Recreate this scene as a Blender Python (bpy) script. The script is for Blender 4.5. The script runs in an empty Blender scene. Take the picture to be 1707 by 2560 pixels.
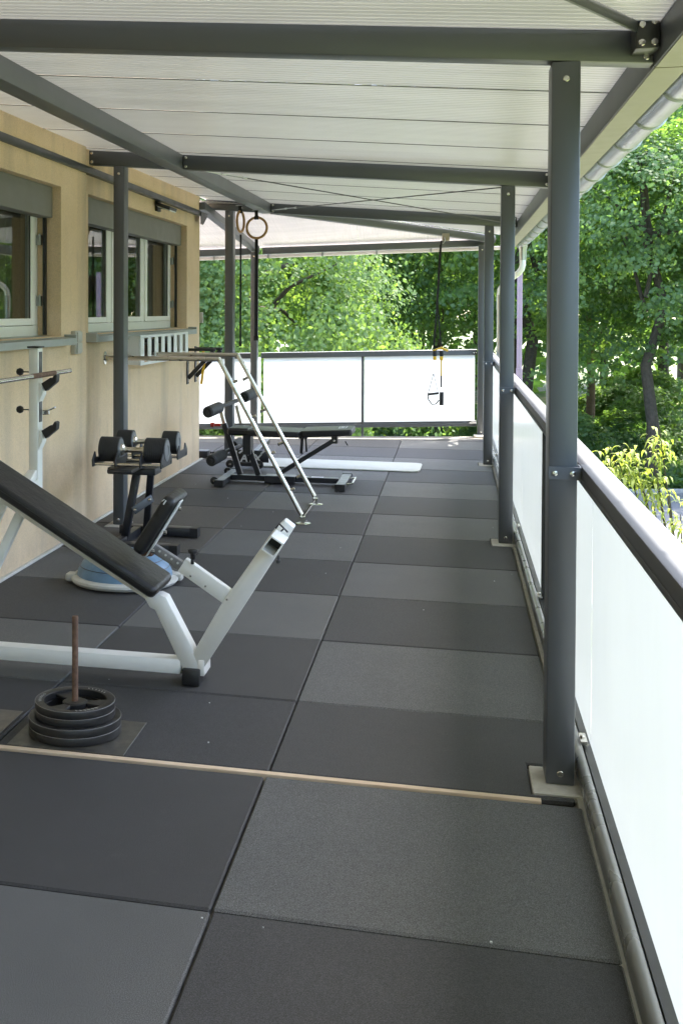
import bpy, bmesh, math, random
import numpy as np
from mathutils import Vector, Matrix
random.seed(7); rng = np.random.default_rng(7)
S = bpy.context.scene
C = S.collection
R = math.radians
GZ = -3.5                      # level of the street below the terrace
# The terrace was surveyed in its own units along the gallery (y) and upwards (z); everything is
# converted to metres in one pass at the very end. Round things are built true to metres (see inv()).
YS, ZS = 5/3, 1.022
def tru(p): return Vector((p[0], p[1]*YS, p[2]*ZS))
def inv(p): return Vector((p[0], p[1]/YS, p[2]/ZS))

# ------------------------------------------------------------------ camera, light
cam_d = bpy.data.cameras.new('camera'); cam = bpy.data.objects.new('camera', cam_d); C.objects.link(cam)
yaw, pitch, roll = 0.25019, -0.01941, 0.00190
rt = Vector((math.cos(yaw), math.sin(yaw), 0)); fl = Vector((-math.sin(yaw), math.cos(yaw), 0)); up = Vector((0, 0, 1))
fw = fl*math.cos(pitch) + up*math.sin(pitch); u2 = up*math.cos(pitch) - fl*math.sin(pitch)
r3 = rt*math.cos(roll) + u2*math.sin(roll); u3 = u2*math.cos(roll) - rt*math.sin(roll)
m = Matrix((r3, u3, -fw)).transposed().to_4x4(); m.translation = (0.6602, -4.2036, 1.7337)
cam.matrix_world = m
cam_d.sensor_fit = 'VERTICAL'; cam_d.sensor_height = 36; cam_d.lens = 2943.867/2560*36
cam_d.shift_x = (853.5 - 379.44)/2560; cam_d.shift_y = -(1280 - 833.97)/2560; cam_d.clip_start = .05; cam_d.clip_end = 1500
S.camera = cam

SUN_EL, SUN_AZ = R(59), R(33)        # azimuth measured from +Y towards +X
w = bpy.data.worlds.new('World'); S.world = w; w.use_nodes = True
nt = w.node_tree; bg = nt.nodes['Background']; sky = nt.nodes.new('ShaderNodeTexSky')
sky.sky_type = 'NISHITA'; sky.sun_disc = False; sky.sun_elevation = SUN_EL; sky.sun_rotation = SUN_AZ
sky.air_density = 1.0; sky.dust_density = 2.2; sky.ozone_density = .4
nt.links.new(sky.outputs[0], bg.inputs[0]); bg.inputs[1].default_value = .15
sd = bpy.data.lights.new('sun', 'SUN'); sd.energy = 2.1; sd.angle = R(.6); sd.color = (1, .94, .84)
sun = bpy.data.objects.new('sun', sd); C.objects.link(sun)
dv = Vector((math.sin(SUN_AZ)*math.cos(SUN_EL), math.cos(SUN_AZ)*math.cos(SUN_EL), math.sin(SUN_EL)))
sun.rotation_euler = dv.to_track_quat('Z', 'Y').to_euler(); sun.location = (0, 0, 30)
vs = S.view_settings; vs.view_transform = 'Standard'; vs.look = 'None'; vs.gamma = 1; vs.use_curve_mapping = False
vs.exposure = 3.22
S.cycles.max_bounces = 10; S.cycles.diffuse_bounces = 6; S.cycles.glossy_bounces = 4
S.cycles.transparent_max_bounces = 24; S.cycles.transmission_bounces = 6
S.cycles.use_denoising = True; S.cycles.sample_clamp_indirect = 6; S.cycles.caustics_reflective = False

# ------------------------------------------------------------------ materials
M = {}
class N:
    """small node helper"""
    def __init__(s, name):
        s.m = bpy.data.materials.new(name); s.m.use_nodes = True; s.t = s.m.node_tree
        s.p = s.t.nodes['Principled BSDF']; s.out = s.t.nodes['Material Output']; M[name] = s.m
    def n(s, k, **kw):
        o = s.t.nodes.new('ShaderNode' + k)
        for a, b in kw.items(): setattr(o, a, b)
        return o
    def l(s, a, b): s.t.links.new(a, b)
    def noise(s, scale, detail=3, rough=.5, vec=None, stretch=None):
        o = s.n('TexNoise'); o.inputs['Scale'].default_value = scale; o.inputs['Detail'].default_value = detail
        o.inputs['Roughness'].default_value = rough
        if vec is None:
            vec = s.n('NewGeometry').outputs['Position']
        if stretch:
            mp = s.n('Mapping'); mp.inputs['Scale'].default_value = stretch; s.l(vec, mp.inputs[0]); vec = mp.outputs[0]
        s.l(vec, o.inputs['Vector']); return o.outputs['Fac']
    def ramp(s, fac, stops):
        o = s.n('ValToRGB'); e = o.color_ramp.elements
        while len(e) < len(stops): e.new(.5)
        for i, (p, c) in enumerate(stops):
            e[i].position = p; e[i].color = (*c, 1) if len(c) == 3 else c
        s.l(fac, o.inputs[0]); return o.outputs[0]
    def mix(s, f, a, b, mode='MIX'):
        o = s.n('Mix', data_type='RGBA', blend_type=mode)
        for sock, v in ((o.inputs[0], f), (o.inputs[6], a), (o.inputs[7], b)):
            if isinstance(v, (int, float)): sock.default_value = v
            elif isinstance(v, tuple): sock.default_value = (*v, 1)
            else: s.l(v, sock)
        return o.outputs[2]
    def bump(s, h, strength=.3, dist=.002):
        o = s.n('Bump'); o.inputs['Strength'].default_value = strength; o.inputs['Distance'].default_value = dist
        s.l(h, o.inputs['Height']); s.l(o.outputs[0], s.p.inputs['Normal']); return o.outputs[0]
    def orand(s):
        return s.n('ObjectInfo').outputs['Random']
    def fresnel(s, ior):
        # same reflectance from either side of a thin sheet
        bf = s.n('NewGeometry').outputs['Backfacing']; r = s.n('MapRange'); s.l(bf, r.inputs[0])
        r.inputs[3].default_value = ior; r.inputs[4].default_value = 1/ior
        fr = s.n('Fresnel'); s.l(r.outputs[0], fr.inputs[0]); return fr
    def math(s, op, a, b=0.0):
        o = s.n('Math', operation=op)
        for sock, v in ((o.inputs[0], a), (o.inputs[1], b)):
            if isinstance(v, (int, float)): sock.default_value = v
            else: s.l(v, sock)
        return o.outputs[0]

def scl(c, k): return tuple(x*k for x in c)
def simple(name, col, rough=.5, metal=0, var=.12, vs_=6, spec=.5, bump=0, bscale=60, bdist=.001, rvar=.1):
    s = N(name)
    f = s.noise(vs_, 4, .6)
    c = s.ramp(f, [(.25, scl(col, 1-var)), (.75, scl(col, 1+var))])
    s.l(c, s.p.inputs['Base Color'])
    r = s.n('MapRange'); s.l(s.noise(vs_*2.3, 3), r.inputs[0]); r.inputs[3].default_value = max(.02, rough-rvar); r.inputs[4].default_value = min(1, rough+rvar)
    s.l(r.outputs[0], s.p.inputs['Roughness'])
    s.p.inputs['Metallic'].default_value = metal; s.p.inputs['Specular IOR Level'].default_value = spec
    if bump: s.bump(s.noise(bscale, 4, .6), bump, bdist)
    return s

_a = simple('anthracite', (.074, .082, .092), .46, var=.08, vs_=2, spec=1.0, bump=.10, bscale=500, bdist=.0004, rvar=.05)
_a.p.inputs['Specular IOR Level'].default_value = .7; _a.p.inputs['Coat Weight'].default_value = .2; _a.p.inputs['Coat Roughness'].default_value = .3
simple('rail_grey', (.17, .175, .17), .28, var=.05, vs_=3, spec=1.0, rvar=.04)
simple('cap_grey', (.060, .063, .070), .58, var=.04, vs_=3, spec=.6, rvar=.015)
simple('anthracite_dark', (.04, .042, .042), .38, var=.06, vs_=3)
simple('white_steel', (.83, .82, .77), .35, var=.06, vs_=5, rvar=.08)
simple('black_steel', (.02, .021, .026), .35, var=.15, vs_=8)
simple('black_plastic', (.018, .018, .02), .45, var=.1)
simple('foam', (.022, .023, .024), .6, var=.15, vs_=20, bump=.4, bscale=160, bdist=.001)
simple('chrome', (.68, .66, .62), .2, 1, var=.05, vs_=8)
simple('brushed_steel', (.72, .68, .60), .3, 1, var=.05, vs_=10)
simple('zinc', (.46, .48, .49), .34, 1, var=.10, vs_=3, rvar=.04)
simple('white_plastic', (.80, .81, .80), .4, var=.03)
simple('grey_plastic', (.48, .47, .42), .5, var=.04)
simple('concrete', (.50, .48, .43), .9, var=.18, vs_=14, bump=.5, bscale=90, bdist=.002)
simple('slab_top', (.30, .28, .25), .9, var=.2, vs_=10, bump=.5, bscale=120)
simple('pale_trim', (.62, .60, .54), .6, var=.1, vs_=20)
simple('window_white', (.90, .90, .885), .35, var=.02)
simple('sill_metal', (.36, .38, .36), .45, var=.06, vs_=8)
simple('blind_grey', (.20, .195, .175), .55, var=.05, vs_=4)
simple('seal_dark', (.03, .03, .03), .7)
simple('rust', (.15, .085, .055), .75, var=.45, vs_=45, bump=.5, bscale=200)
simple('cast_iron', (.020, .0195, .0195), .40, var=.3, vs_=18, bump=.5, bscale=220, bdist=.0008)
simple('wear_glint_grey', (.20, .19, .18), .5, var=.3, vs_=40)
simple('tan_wood', (.42, .24, .10), .45, var=.15, vs_=30)
simple('yellow', (.80, .50, .03), .5, var=.1, vs_=40)
simple('blue_rubber', (.13, .24, .37), .45, var=.2, vs_=12)
simple('dull_white', (.58, .58, .54), .55, var=.12, vs_=12)
simple('webbing', (.015, .015, .018), .8, var=.2, vs_=60)
simple('red_plastic', (.45, .03, .02), .4)
simple('lilac_paint', (.27, .20, .25), .5, var=.08)
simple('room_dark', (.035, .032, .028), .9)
simple('drum', (.022, .022, .024), .62, var=.15, vs_=20)
simple('drum_face', (.16, .17, .175), .4, .3, var=.15, vs_=25)
simple('white_mat', (.58, .60, .56), .6, var=.06, vs_=6)
simple('paper', (.70, .71, .72), .6, var=.2, vs_=25)
simple('joint_grey', (.11, .11, .10), .7)
simple('underside_sheen', (.34, .325, .25), .45, var=.06, vs_=4)
simple('kerb', (.36, .35, .33), .85, var=.2, vs_=10, bump=.4)
simple('bark_dark', (.07, .058, .045), .9, var=.4, vs_=9, bump=.8, bscale=18, bdist=.02)
simple('bark_red', (.16, .095, .065), .9, var=.35, vs_=7, bump=.8, bscale=14, bdist=.02)
simple('stone_base', (.35, .31, .25), .85, var=.2, vs_=10)

# rubber tiles: granulate speckle, dusty blotches, brightness differs tile by tile
def rubber(name, col):
    s = N(name)
    g = s.noise(380, 2, .75); sp = s.ramp(g, [(.36, scl(col, .38)), (.5, col), (.65, scl(col, 2.2))])
    fine = s.noise(1300, 1, .5)
    sp = s.mix(s.ramp(fine, [(.70, (0, 0, 0)), (.80, (.35, .35, .35))]), sp, scl(col, 3.2))
    b = s.ramp(s.noise(2.2, 5, .65), [(.3, (.90, .90, .90)), (.7, (1.1, 1.1, 1.09))])
    c = s.mix(1.0, sp, b, 'MULTIPLY')
    o = s.ramp(s.orand(), [(0, (.88, .88, .90)), (.5, (1, 1, .99)), (1, (1.12, 1.10, 1.06))])
    c = s.mix(1.0, c, o, 'MULTIPLY')
    dust = s.ramp(s.noise(9, 6, .7), [(.60, (0, 0, 0)), (.9, (.16, .16, .16))])
    c = s.mix(dust, c, (.20, .19, .17))
    s.l(c, s.p.inputs['Base Color']); s.p.inputs['Roughness'].default_value = .72
    s.p.inputs['Specular IOR Level'].default_value = .6
    s.bump(s.math('ADD', s.noise(420, 2, .7), s.math('MULTIPLY', s.noise(60, 3), .5)), .55, .0015)
rubber('rubber_dark', (.034, .0345, .037))
rubber('rubber_light', (.085, .088, .088))
rubber('rubber_brown', (.058, .054, .049))

s = N('worn_sheet')
c = s.ramp(s.noise(14, 6, .7), [(.35, (.035, .034, .032)), (.6, (.09, .085, .07)), (.8, (.17, .155, .125))])
s.l(c, s.p.inputs['Base Color']); s.p.inputs['Roughness'].default_value = .38
s = N('oiled_board')
c = s.ramp(s.noise(10, 6, .7), [(.3, (.09, .08, .065)), (.7, (.17, .15, .12))])
s.l(c, s.p.inputs['Base Color']); s.p.inputs['Roughness'].default_value = .5

s = N('raw_wood')
c = s.ramp(s.noise(26, 5, .6, stretch=(.25, 6, 3)), [(.3, (.56, .42, .29)), (.7, (.76, .62, .46))])
s.l(c, s.p.inputs['Base Color']); s.p.inputs['Roughness'].default_value = .65

# render wall: peach plaster with soft rain stains hanging from the sill level
s = N('plaster')
base = s.ramp(s.noise(3, 5, .6), [(.3, (.80, .605, .39)), (.7, (.86, .665, .455))])
st = s.ramp(s.noise(1.0, 4, .55, stretch=(0, 2.1, .18)), [(.52, (0, 0, 0)), (.74, (.50, .50, .50))])
c = s.mix(st, base, (.40, .33, .25))
st2 = s.ramp(s.noise(5.5, 4, .6, stretch=(1, 1, .4)), [(.62, (0, 0, 0)), (.75, (.3, .3, .3))])
c = s.mix(st2, c, (.40, .31, .23))
sp_ = s.n('SeparateXYZ'); s.l(s.n('NewGeometry').outputs['Position'], sp_.inputs[0])
lowz = s.n('MapRange'); s.l(sp_.outputs[2], lowz.inputs[0]); lowz.inputs[1].default_value = .30; lowz.inputs[2].default_value = .0; lowz.inputs[3].default_value = 0; lowz.inputs[4].default_value = .55
c = s.mix(s.math('MULTIPLY', lowz.outputs[0], s.noise(7, 5, .7)), c, (.33, .28, .21))
grain = s.ramp(s.noise(190, 2, .7), [(.35, (.86, .86, .86)), (.65, (1.1, 1.1, 1.1))]); c = s.mix(1.0, c, grain, 'MULTIPLY')
s.l(c, s.p.inputs['Base Color']); s.p.inputs['Roughness'].default_value = .92
s.p.inputs['Specular IOR Level'].default_value = .2
s.bump(s.math('ADD', s.noise(130, 4, .7), s.noise(22, 3)), .8, .004)

# pad vinyl
s = N('vinyl')
c = s.ramp(s.noise(9, 5, .6), [(.3, (.006, .006, .008)), (.7, (.014, .0135, .014))])
s.l(c, s.p.inputs['Base Color']); s.p.inputs['Roughness'].default_value = .42
s.bump(s.math('ADD', s.noise(240, 2), s.math('MULTIPLY', s.noise(13, 4, .6), 6)), .45, .003)

# polycarbonate roof: opal underside lets light through, clear skin on top
def opal(name, col, tr, gloss, rough, lo=.80):
    s = N(name); s.t.nodes.remove(s.p)
    d = s.n('BsdfDiffuse'); t = s.n('BsdfTranslucent'); g = s.n('BsdfGlossy')
    c = s.ramp(s.noise(1.6, 5, .6, stretch=(.5, 3, 1)), [(.3, scl(col, lo)), (.7, scl(col, 1.0))])
    for x in (d, t): s.l(c, x.inputs[0])
    g.inputs['Roughness'].default_value = rough; g.inputs[0].default_value = (1, 1, 1, 1)
    m1 = s.n('MixShader'); m1.inputs[0].default_value = tr; s.l(d.outputs[0], m1.inputs[1]); s.l(t.outputs[0], m1.inputs[2])
    fr = s.fresnel(1.5)
    m2 = s.n('MixShader'); s.l(s.math('MULTIPLY', fr.outputs[0], gloss), m2.inputs[0]); s.l(m1.outputs[0], m2.inputs[1]); s.l(g.outputs[0], m2.inputs[2])
    s.l(m2.outputs[0], s.out.inputs[0])
opal('opal_roof', (.48, .475, .435), .088, .8, .28)
opal('opal_roof_far', (.60, .555, .535), .105, .5, .4)
opal('fascia_pvc', (.80, .76, .74), .35, .5, .3)
opal('frosted', (.80, .835, .865), .37, .6, .16, .975)
def clear(name, tint, ior=1.45, rough=.02, dark=1.0):
    s = N(name); s.t.nodes.remove(s.p)
    t = s.n('BsdfTransparent'); t.inputs[0].default_value = (*tint, 1)
    g = s.n('BsdfGlossy'); g.inputs['Roughness'].default_value = rough
    fr = s.fresnel(ior)
    m2 = s.n('MixShader'); s.l(s.math('MULTIPLY', fr.outputs[0], dark), m2.inputs[0]); s.l(t.outputs[0], m2.inputs[1]); s.l(g.outputs[0], m2.inputs[2])
    s.l(m2.outputs[0], s.out.inputs[0])
clear('clear_skin', (.95, .96, .95), dark=.6)
clear('window_glass', (.80, .84, .82), ior=1.75, rough=.0)

def leafmat(name, dark, mid, bright, tr=.38):
    s = N(name); s.t.nodes.remove(s.p)
    a = s.n('Attribute'); a.attribute_name = 'tone'
    c = s.ramp(a.outputs['Fac'], [(0, dark), (.5, mid), (1, bright)])
    o = s.ramp(s.orand(), [(0, (.85, .9, .9)), (1, (1.15, 1.1, 1.0))])
    c = s.mix(1.0, c, o, 'MULTIPLY')
    d = s.n('BsdfDiffuse'); t = s.n('BsdfTranslucent'); g = s.n('BsdfGlossy'); g.inputs['Roughness'].default_value = .6
    s.l(c, d.inputs[0]); yc = s.mix(1.0, c, (1.7, 1.75, .7), 'MULTIPLY'); s.l(yc, t.inputs[0])
    m1 = s.n('MixShader'); m1.inputs[0].default_value = tr; s.l(d.outputs[0], m1.inputs[1]); s.l(t.outputs[0], m1.inputs[2])
    m2 = s.n('MixShader'); m2.inputs[0].default_value = .03; s.l(m1.outputs[0], m2.inputs[1]); s.l(g.outputs[0], m2.inputs[2])
    s.l(m2.outputs[0], s.out.inputs[0])
leafmat('maple_leaf', (.070, .128, .070), (.11, .19, .08), (.16, .245, .09), .6)
leafmat('bright_leaf', (.075, .140, .050), (.105, .180, .062), (.15, .225, .08), .5)
leafmat('under_leaf', (.065, .125, .055), (.10, .18, .065), (.17, .25, .075), .55)
leafmat('fruit_leaf', (.16, .21, .055), (.28, .32, .09), (.42, .42, .17), .45)

s = N('forest_floor')
c = s.ramp(s.noise(.9, 6, .7), [(.3, (.07, .10, .035)), (.5, (.11, .15, .05)), (.62, (.22, .17, .11)), (.8, (.17, .20, .08))])
s.l(c, s.p.inputs['Base Color']); s.p.inputs['Roughness'].default_value = .95
s.bump(s.noise(8, 5, .7), .8, .05)
s = N('asphalt')
c = s.ramp(s.noise(40, 5, .7), [(.3, (.13, .125, .135)), (.7, (.19, .185, .195))])
c = s.mix(s.ramp(s.noise(1.1, 4, .6), [(.55, (0, 0, 0)), (.7, (.3, .3, .3))]), c, (.30, .28, .27))
s.l(c, s.p.inputs['Base Color']); s.p.inputs['Roughness'].default_value = .85; s.bump(s.noise(150, 3), .4, .005)
s = N('curtain')
c = s.ramp(s.noise(4, 3, .5, stretch=(1, 5, .2)), [(.3, (.16, .115, .07)), (.7, (.26, .20, .13))])
s.l(c, s.p.inputs['Base Color']); s.p.inputs['Roughness'].default_value = .9

# ------------------------------------------------------------------ mesh builder
def org(o):
    v = Vector((0, 0, 0))
    while o is not None: v += o.location; o = o.parent
    return v
class B:
    def __init__(s): s.b = bmesh.new(); s.round = False
    def box(s, x0, x1, y0, y1, z0, z1, mi=0):
        vs = [s.b.verts.new(p) for p in ((x0,y0,z0),(x1,y0,z0),(x1,y1,z0),(x0,y1,z0),(x0,y0,z1),(x1,y0,z1),(x1,y1,z1),(x0,y1,z1))]
        for f in ((3,2,1,0),(4,5,6,7),(0,1,5,4),(1,2,6,5),(2,3,7,6),(3,0,4,7)):
            s.b.faces.new([vs[i] for i in f]).material_index = mi
        return s
    def beam(s, p, q, w, h, up_=(0, 0, 1), mi=0):
        p, q = tru(p), tru(q); d = (q-p).normalized(); u = tru(up_)
        a = d.cross(u).normalized(); c = a.cross(d).normalized()
        vs = []
        for e in (p, q):
            for i, j in ((-1, -1), (1, -1), (1, 1), (-1, 1)): vs.append(s.b.verts.new(inv(e + a*(w/2*i) + c*(h/2*j))))
        for f in ((0,1,2,3),(7,6,5,4),(0,4,5,1),(1,5,6,2),(2,6,7,3),(3,7,4,0)):
            s.b.faces.new([vs[i] for i in f]).material_index = mi
        return s
    def tube(s, pts, r, n=12, cap=True, mi=0, closed=False):
        s.round = True; pts = [tru(p) for p in pts]; rings = []; L = len(pts)
        rr = r if isinstance(r, (list, tuple)) else [r]*L
        prev = None
        for i, p in enumerate(pts):
            if closed: d = (pts[(i+1) % L]-pts[i-1]).normalized()
            else: d = (pts[min(i+1, L-1)]-pts[max(i-1, 0)]).normalized()
            if prev is None:
                a = d.cross(Vector((0, 0, 1)) if abs(d.z) < .9 else Vector((1, 0, 0))).normalized()
            else: a = (prev - d*prev.dot(d)).normalized()
            prev = a; c = d.cross(a)
            rings.append([s.b.verts.new(inv(p + (a*math.cos(k*2*math.pi/n) + c*math.sin(k*2*math.pi/n))*rr[i])) for k in range(n)])
        for i in range(L if closed else L-1):
            A, Bq = rings[i], rings[(i+1) % L]
            for k in range(n):
                f = s.b.faces.new([A[k], A[(k+1) % n], Bq[(k+1) % n], Bq[k]]); f.smooth = True; f.material_index = mi
        if cap and not closed:
            s.b.faces.new(rings[0][::-1]).material_index = mi; s.b.faces.new(rings[-1]).material_index = mi
        return s
    def lathe(s, c, prof, n=32, axis='Z', mi=0):
        s.round = True; c = Vector(c); rings = []
        for r, h in prof:
            ring = []
            for k in range(n):
                a = 2*math.pi*k/n; x, y = r*math.cos(a), r*math.sin(a)
                v = {'Z': (x, y, h), 'X': (h, x, y), 'Y': (y, h, x)}[axis]
                ring.append(s.b.verts.new(c+inv(v)))
            rings.append(ring)
        for A, Q in zip(rings, rings[1:]):
            for k in range(n):
                f = s.b.faces.new([A[k], A[(k+1) % n], Q[(k+1) % n], Q[k]]); f.material_index = mi
        s.b.faces.new(rings[0][::-1]).material_index = mi; s.b.faces.new(rings[-1]).material_index = mi
        return s
    def prism(s, poly, y0, y1, axis='Y', mi=0):
        f3 = {'Y': lambda a, b, c: (a, c, b), 'X': lambda a, b, c: (c, a, b), 'Z': lambda a, b, c: (a, b, c)}[axis]
        A = [s.b.verts.new(f3(a, b, y0)) for a, b in poly]; Q = [s.b.verts.new(f3(a, b, y1)) for a, b in poly]
        n = len(poly)
        for i in range(n): s.b.faces.new([A[i], A[(i+1) % n], Q[(i+1) % n], Q[i]]).material_index = mi
        s.b.faces.new(A[::-1]).material_index = mi; s.b.faces.new(Q).material_index = mi
        return s
    def quad(s, *ps, mi=0):
        s.b.faces.new([s.b.verts.new(p) for p in ps]).material_index = mi; return s
    def split(s, name, mat, parent=None, **k):
        """one object per loose piece"""
        b = s.b; left = set(b.verts); out = []
        while left:
            st = [left.pop()]; isl = set(st)
            while st:
                v = st.pop()
                for e in v.link_edges:
                    o = e.other_vert(v)
                    if o in left: left.discard(o); isl.add(o); st.append(o)
            q = B(); q.round = s.round; mp = {v: q.b.verts.new(v.co) for v in isl}
            for f in {f for v in isl for f in v.link_faces}:
                nf = q.b.faces.new([mp[v] for v in f.verts]); nf.material_index = f.material_index; nf.smooth = f.smooth
            out.append(q.make(name, mat, parent, **k))
        b.free(); return out
    def make(s, name, mat, parent=None, bevel=0, seg=2, label=None, stuff=False, sub=0, loc=None, ang=28):
        b = s.b
        bmesh.ops.recalc_face_normals(b, faces=b.faces)
        if bevel:
            es = [e for e in b.edges if len(e.link_faces) == 2 and e.calc_face_angle(0) > R(32)]
            strips = set(bmesh.ops.bevel(b, geom=es, offset=bevel, segments=seg, profile=.5, affect='EDGES', clamp_overlap=True)['faces'])
        flat = bool(bevel) and not s.round; keep = [(not flat) or f in strips for f in b.faces]
        me = bpy.data.meshes.new(name); b.to_mesh(me); b.free()
        for mm in (mat if isinstance(mat, (list, tuple)) else [mat]): me.materials.append(M[mm])
        me.polygons.foreach_set('use_smooth', keep); me.set_sharp_from_angle(angle=R(ang))
        o = bpy.data.objects.new(name, me); C.objects.link(o)
        if parent is not None: o.parent = parent; o.location = -org(parent)
        if label: o['label'] = label
        if stuff: o['kind'] = 'stuff'
        return o
def tag(o, label, cat, group=None):
    o['label'] = label; o['category'] = cat
    if group: o['group'] = group
    return o
def thing(name, label, cat, loc=(0, 0, 0), group=None):
    o = bpy.data.objects.new(name, None); C.objects.link(o); o.location = loc; o.empty_display_size = .1
    return tag(o, label, cat, group)
def inst(src, parent, loc, name=None, rot=None, mat=None):
    o = bpy.data.objects.new(name or src.name.split('.')[0], src if isinstance(src, bpy.types.Mesh) else src.data)
    C.objects.link(o)
    if parent is not None: o.parent = parent; o.location = Vector(loc) - org(parent)
    else: o.location = loc
    if rot is not None: o.rotation_euler = rot
    return o
def struct(o): o['kind'] = 'structure'; return o
def proto(build, name, mat, **k):
    """mesh data only, for parts that share it"""
    o = build.make(name, mat, **k); me = o.data; bpy.data.objects.remove(o); return me

# ------------------------------------------------------------------ ground, road
def gsheet():
    b = bmesh.new(); xs = np.concatenate([np.linspace(-300, -40, 14), np.linspace(-36, 44, 41), np.linspace(50, 300, 14)])
    ys = np.concatenate([np.linspace(-300, -30, 10), np.linspace(-25, 70, 48), np.linspace(80, 400, 14)])
    g = []
    for y in ys:
        row = []
        for x in xs:
            d = y - .17*x
            h = 0 if d < 19.5 else min(1.6, (d-19.5)*.02) + .12*math.sin(x*.7+y*.4)*min(1, (d-19.5)/4)
            row.append(b.verts.new((x, y, GZ+h)))
        g.append(row)
    for j in range(len(ys)-1):
        for i in range(len(xs)-1): b.faces.new([g[j][i], g[j][i+1], g[j+1][i+1], g[j+1][i]])
    bb = B(); bb.b.free(); bb.b = b
    return struct(bb.make('ground', 'forest_floor', ang=180))
gsheet()
def rd(x, d): return (x, d + .17*x)
rb = B(); 
for i in range(-8, 12):
    x0, x1 = i*5, i*5+5
    rb.quad((*rd(x0, 12.4), GZ+.02), (*rd(x1, 12.4), GZ+.02), (*rd(x1, 18.45), GZ+.02), (*rd(x0, 18.45), GZ+.02))
struct(rb.make('road', 'asphalt'))
kerb_me = proto(B().box(-.49, .49, -.06, .06, 0, .12), 'kerb_stone', 'kerb', bevel=.015, seg=1)
kr = B().prism([(*rd(-40, 12.2),), (*rd(60, 12.2),), (*rd(60, 12.38),), (*rd(-40, 12.38),)], GZ, GZ+.1, axis='Z').make('kerb', 'kerb'); struct(kr)
for i in range(-4, 26):
    x = i*1.0; k = inst(kerb_me, kr, (*rd(x, 18.53), GZ), 'kerb_stone', rot=(0, 0, math.atan(.17*YS)))
struct(B().prism([(*rd(-40, 10.2),), (*rd(60, 10.2),), (*rd(60, 12.19),), (*rd(-40, 12.19),)], GZ, GZ+.11, axis='Z').make('pavement', 'kerb'))

# ------------------------------------------------------------------ terrace floor + rubber tiles
def yedge(x): return 7.62 + .145*x
slab = B().prism([(-7, -8), (1.35, -8), (1.35, yedge(1.35)), (-7, yedge(-7))], -.32, -.026, axis='Z').make('terrace_floor', 'slab_top')
struct(slab)
pc = B().prism([(1.100, -8), (1.118, -8), (1.118, 7.3), (1.100, 7.3)], -.025, -.006, axis='Z').make('concrete_edge', 'concrete', slab)
TH = .026
def ytrim(x): return yedge(x) - .34
def tile(x0, x1, y0, y1, mat, dz=0, notch=None, gap=.0032):
    x0 += gap; x1 -= gap; y0 += gap*.7; y1 -= gap*.7
    ya, yb_ = min(y1, ytrim(x0)), min(y1, ytrim(x1))
    if ya < y0+.02: return
    poly = [(x0, y0), (x1, y0), (x1, yb_), (x0, ya)]
    if notch:          # post pad cut out of the right-hand side
        n0, n1 = notch
        poly = [(x0, y0), (x1, y0)]
        if n0 > y0: poly += [(x1, n0), (.945, n0)]
        else: poly = [(x0, y0), (.945, y0)]
        if n1 < y1: poly += [(.945, n1), (x1, n1), (x1, y1), (x0, y1)]
        else: poly += [(.945, y1), (x0, y1)]
    o = B().prism(poly, -TH+.0005, dz, axis='Z').make('rubber_tile', mat, slab, bevel=.0055, seg=1)
    return o
pat = {'R': 'DLDLDLDLDLDLD', 'M': 'DDLDLDLDLLDDL', 'L': 'DLDLBBDBDBDBD'}
posts_y = [.13, 2.90, 5.69]
for k in range(13):
    y0, y1 = k*.6, k*.6+.6
    if k == 0: y0 = .105
    for col, x0, x1 in (('R', 0, 1.094), ('M', -1.101, 0), ('L', -2.20, -1.101)):
        ch = pat[col][k]; mt = {'D': 'rubber_dark', 'L': 'rubber_light', 'B': 'rubber_brown'}[ch]
        nt_ = None
        if col == 'R':
            for p in posts_y:
                a, b_ = p-.005, p+.17
                if a < y1 and b_ > y0: nt_ = (a, b_)
        if col == 'L' and k < 10: x0 = -2.125 if k < 4 else -2.165
        yy0 = y0
        tile(x0, x1, yy0, y1, mt, random.uniform(-.0012, .0012), nt_)
    for q in range(3):
        if y0 >= 5.59:
            tile(-2.20-1.1*(q+1), -2.20-1.1*q, y0, y1, random.choice(['rubber_dark', 'rubber_light']), 0)
for k, (ch) in enumerate([('L', 'D', 'L'), ('D', 'L', 'D'), ('L', 'D', 'L'), ('D', 'L', 'D')]):
    y1 = .076 - .611*k; y0 = y1-.611
    mm = {'D': 'rubber_dark', 'L': 'rubber_light'}
    tile(-.005+.004*k, 1.112, y0, y1, mm[ch[0]], .001)
    tile(-1.11, -.007+.004*k, y0, y1, mm[ch[1]], .0)
    tile(-2.13, -1.11, y0, y1, mm[ch[2]], .0)
pad_me = proto(B().prism([(-.05, 0), (.125, 0), (.125, .155), (-.05, .155)], -.026, .004, axis='Z'), 'concrete_pad', 'concrete', bevel=.004, seg=1)
for y in posts_y + [7.62, -2.64]: inst(pad_me, slab, (1.0, y, 0), 'concrete_pad')
for x, y in ((-1.99, 2.90), (-1.965, 5.69), (-2.07, 7.16)): inst(pad_me, slab, (x, y, 0.001), 'concrete_pad')
# far trim along the slab edge and the wooden strip across the gallery
tb = B(); P = lambda x, d: (x, yedge(x)-d)
tb.prism([P(-6.5, .335), P(.55, .335), P(.55, .305), P(-6.5, .305)], -.025, -.002, axis='Z').make('edging_strip', 'pale_trim', slab)
ws = B().prism([(-2.12, .080), (.974, .083), (.974, .100), (-2.12, .100)], -.025, .003, axis='Z').make('wooden_strip', 'raw_wood', None, bevel=.001, seg=1)
tag(ws, 'thin pale wooden strip laid across the floor between the rubber tiles', 'wooden strip')

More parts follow.
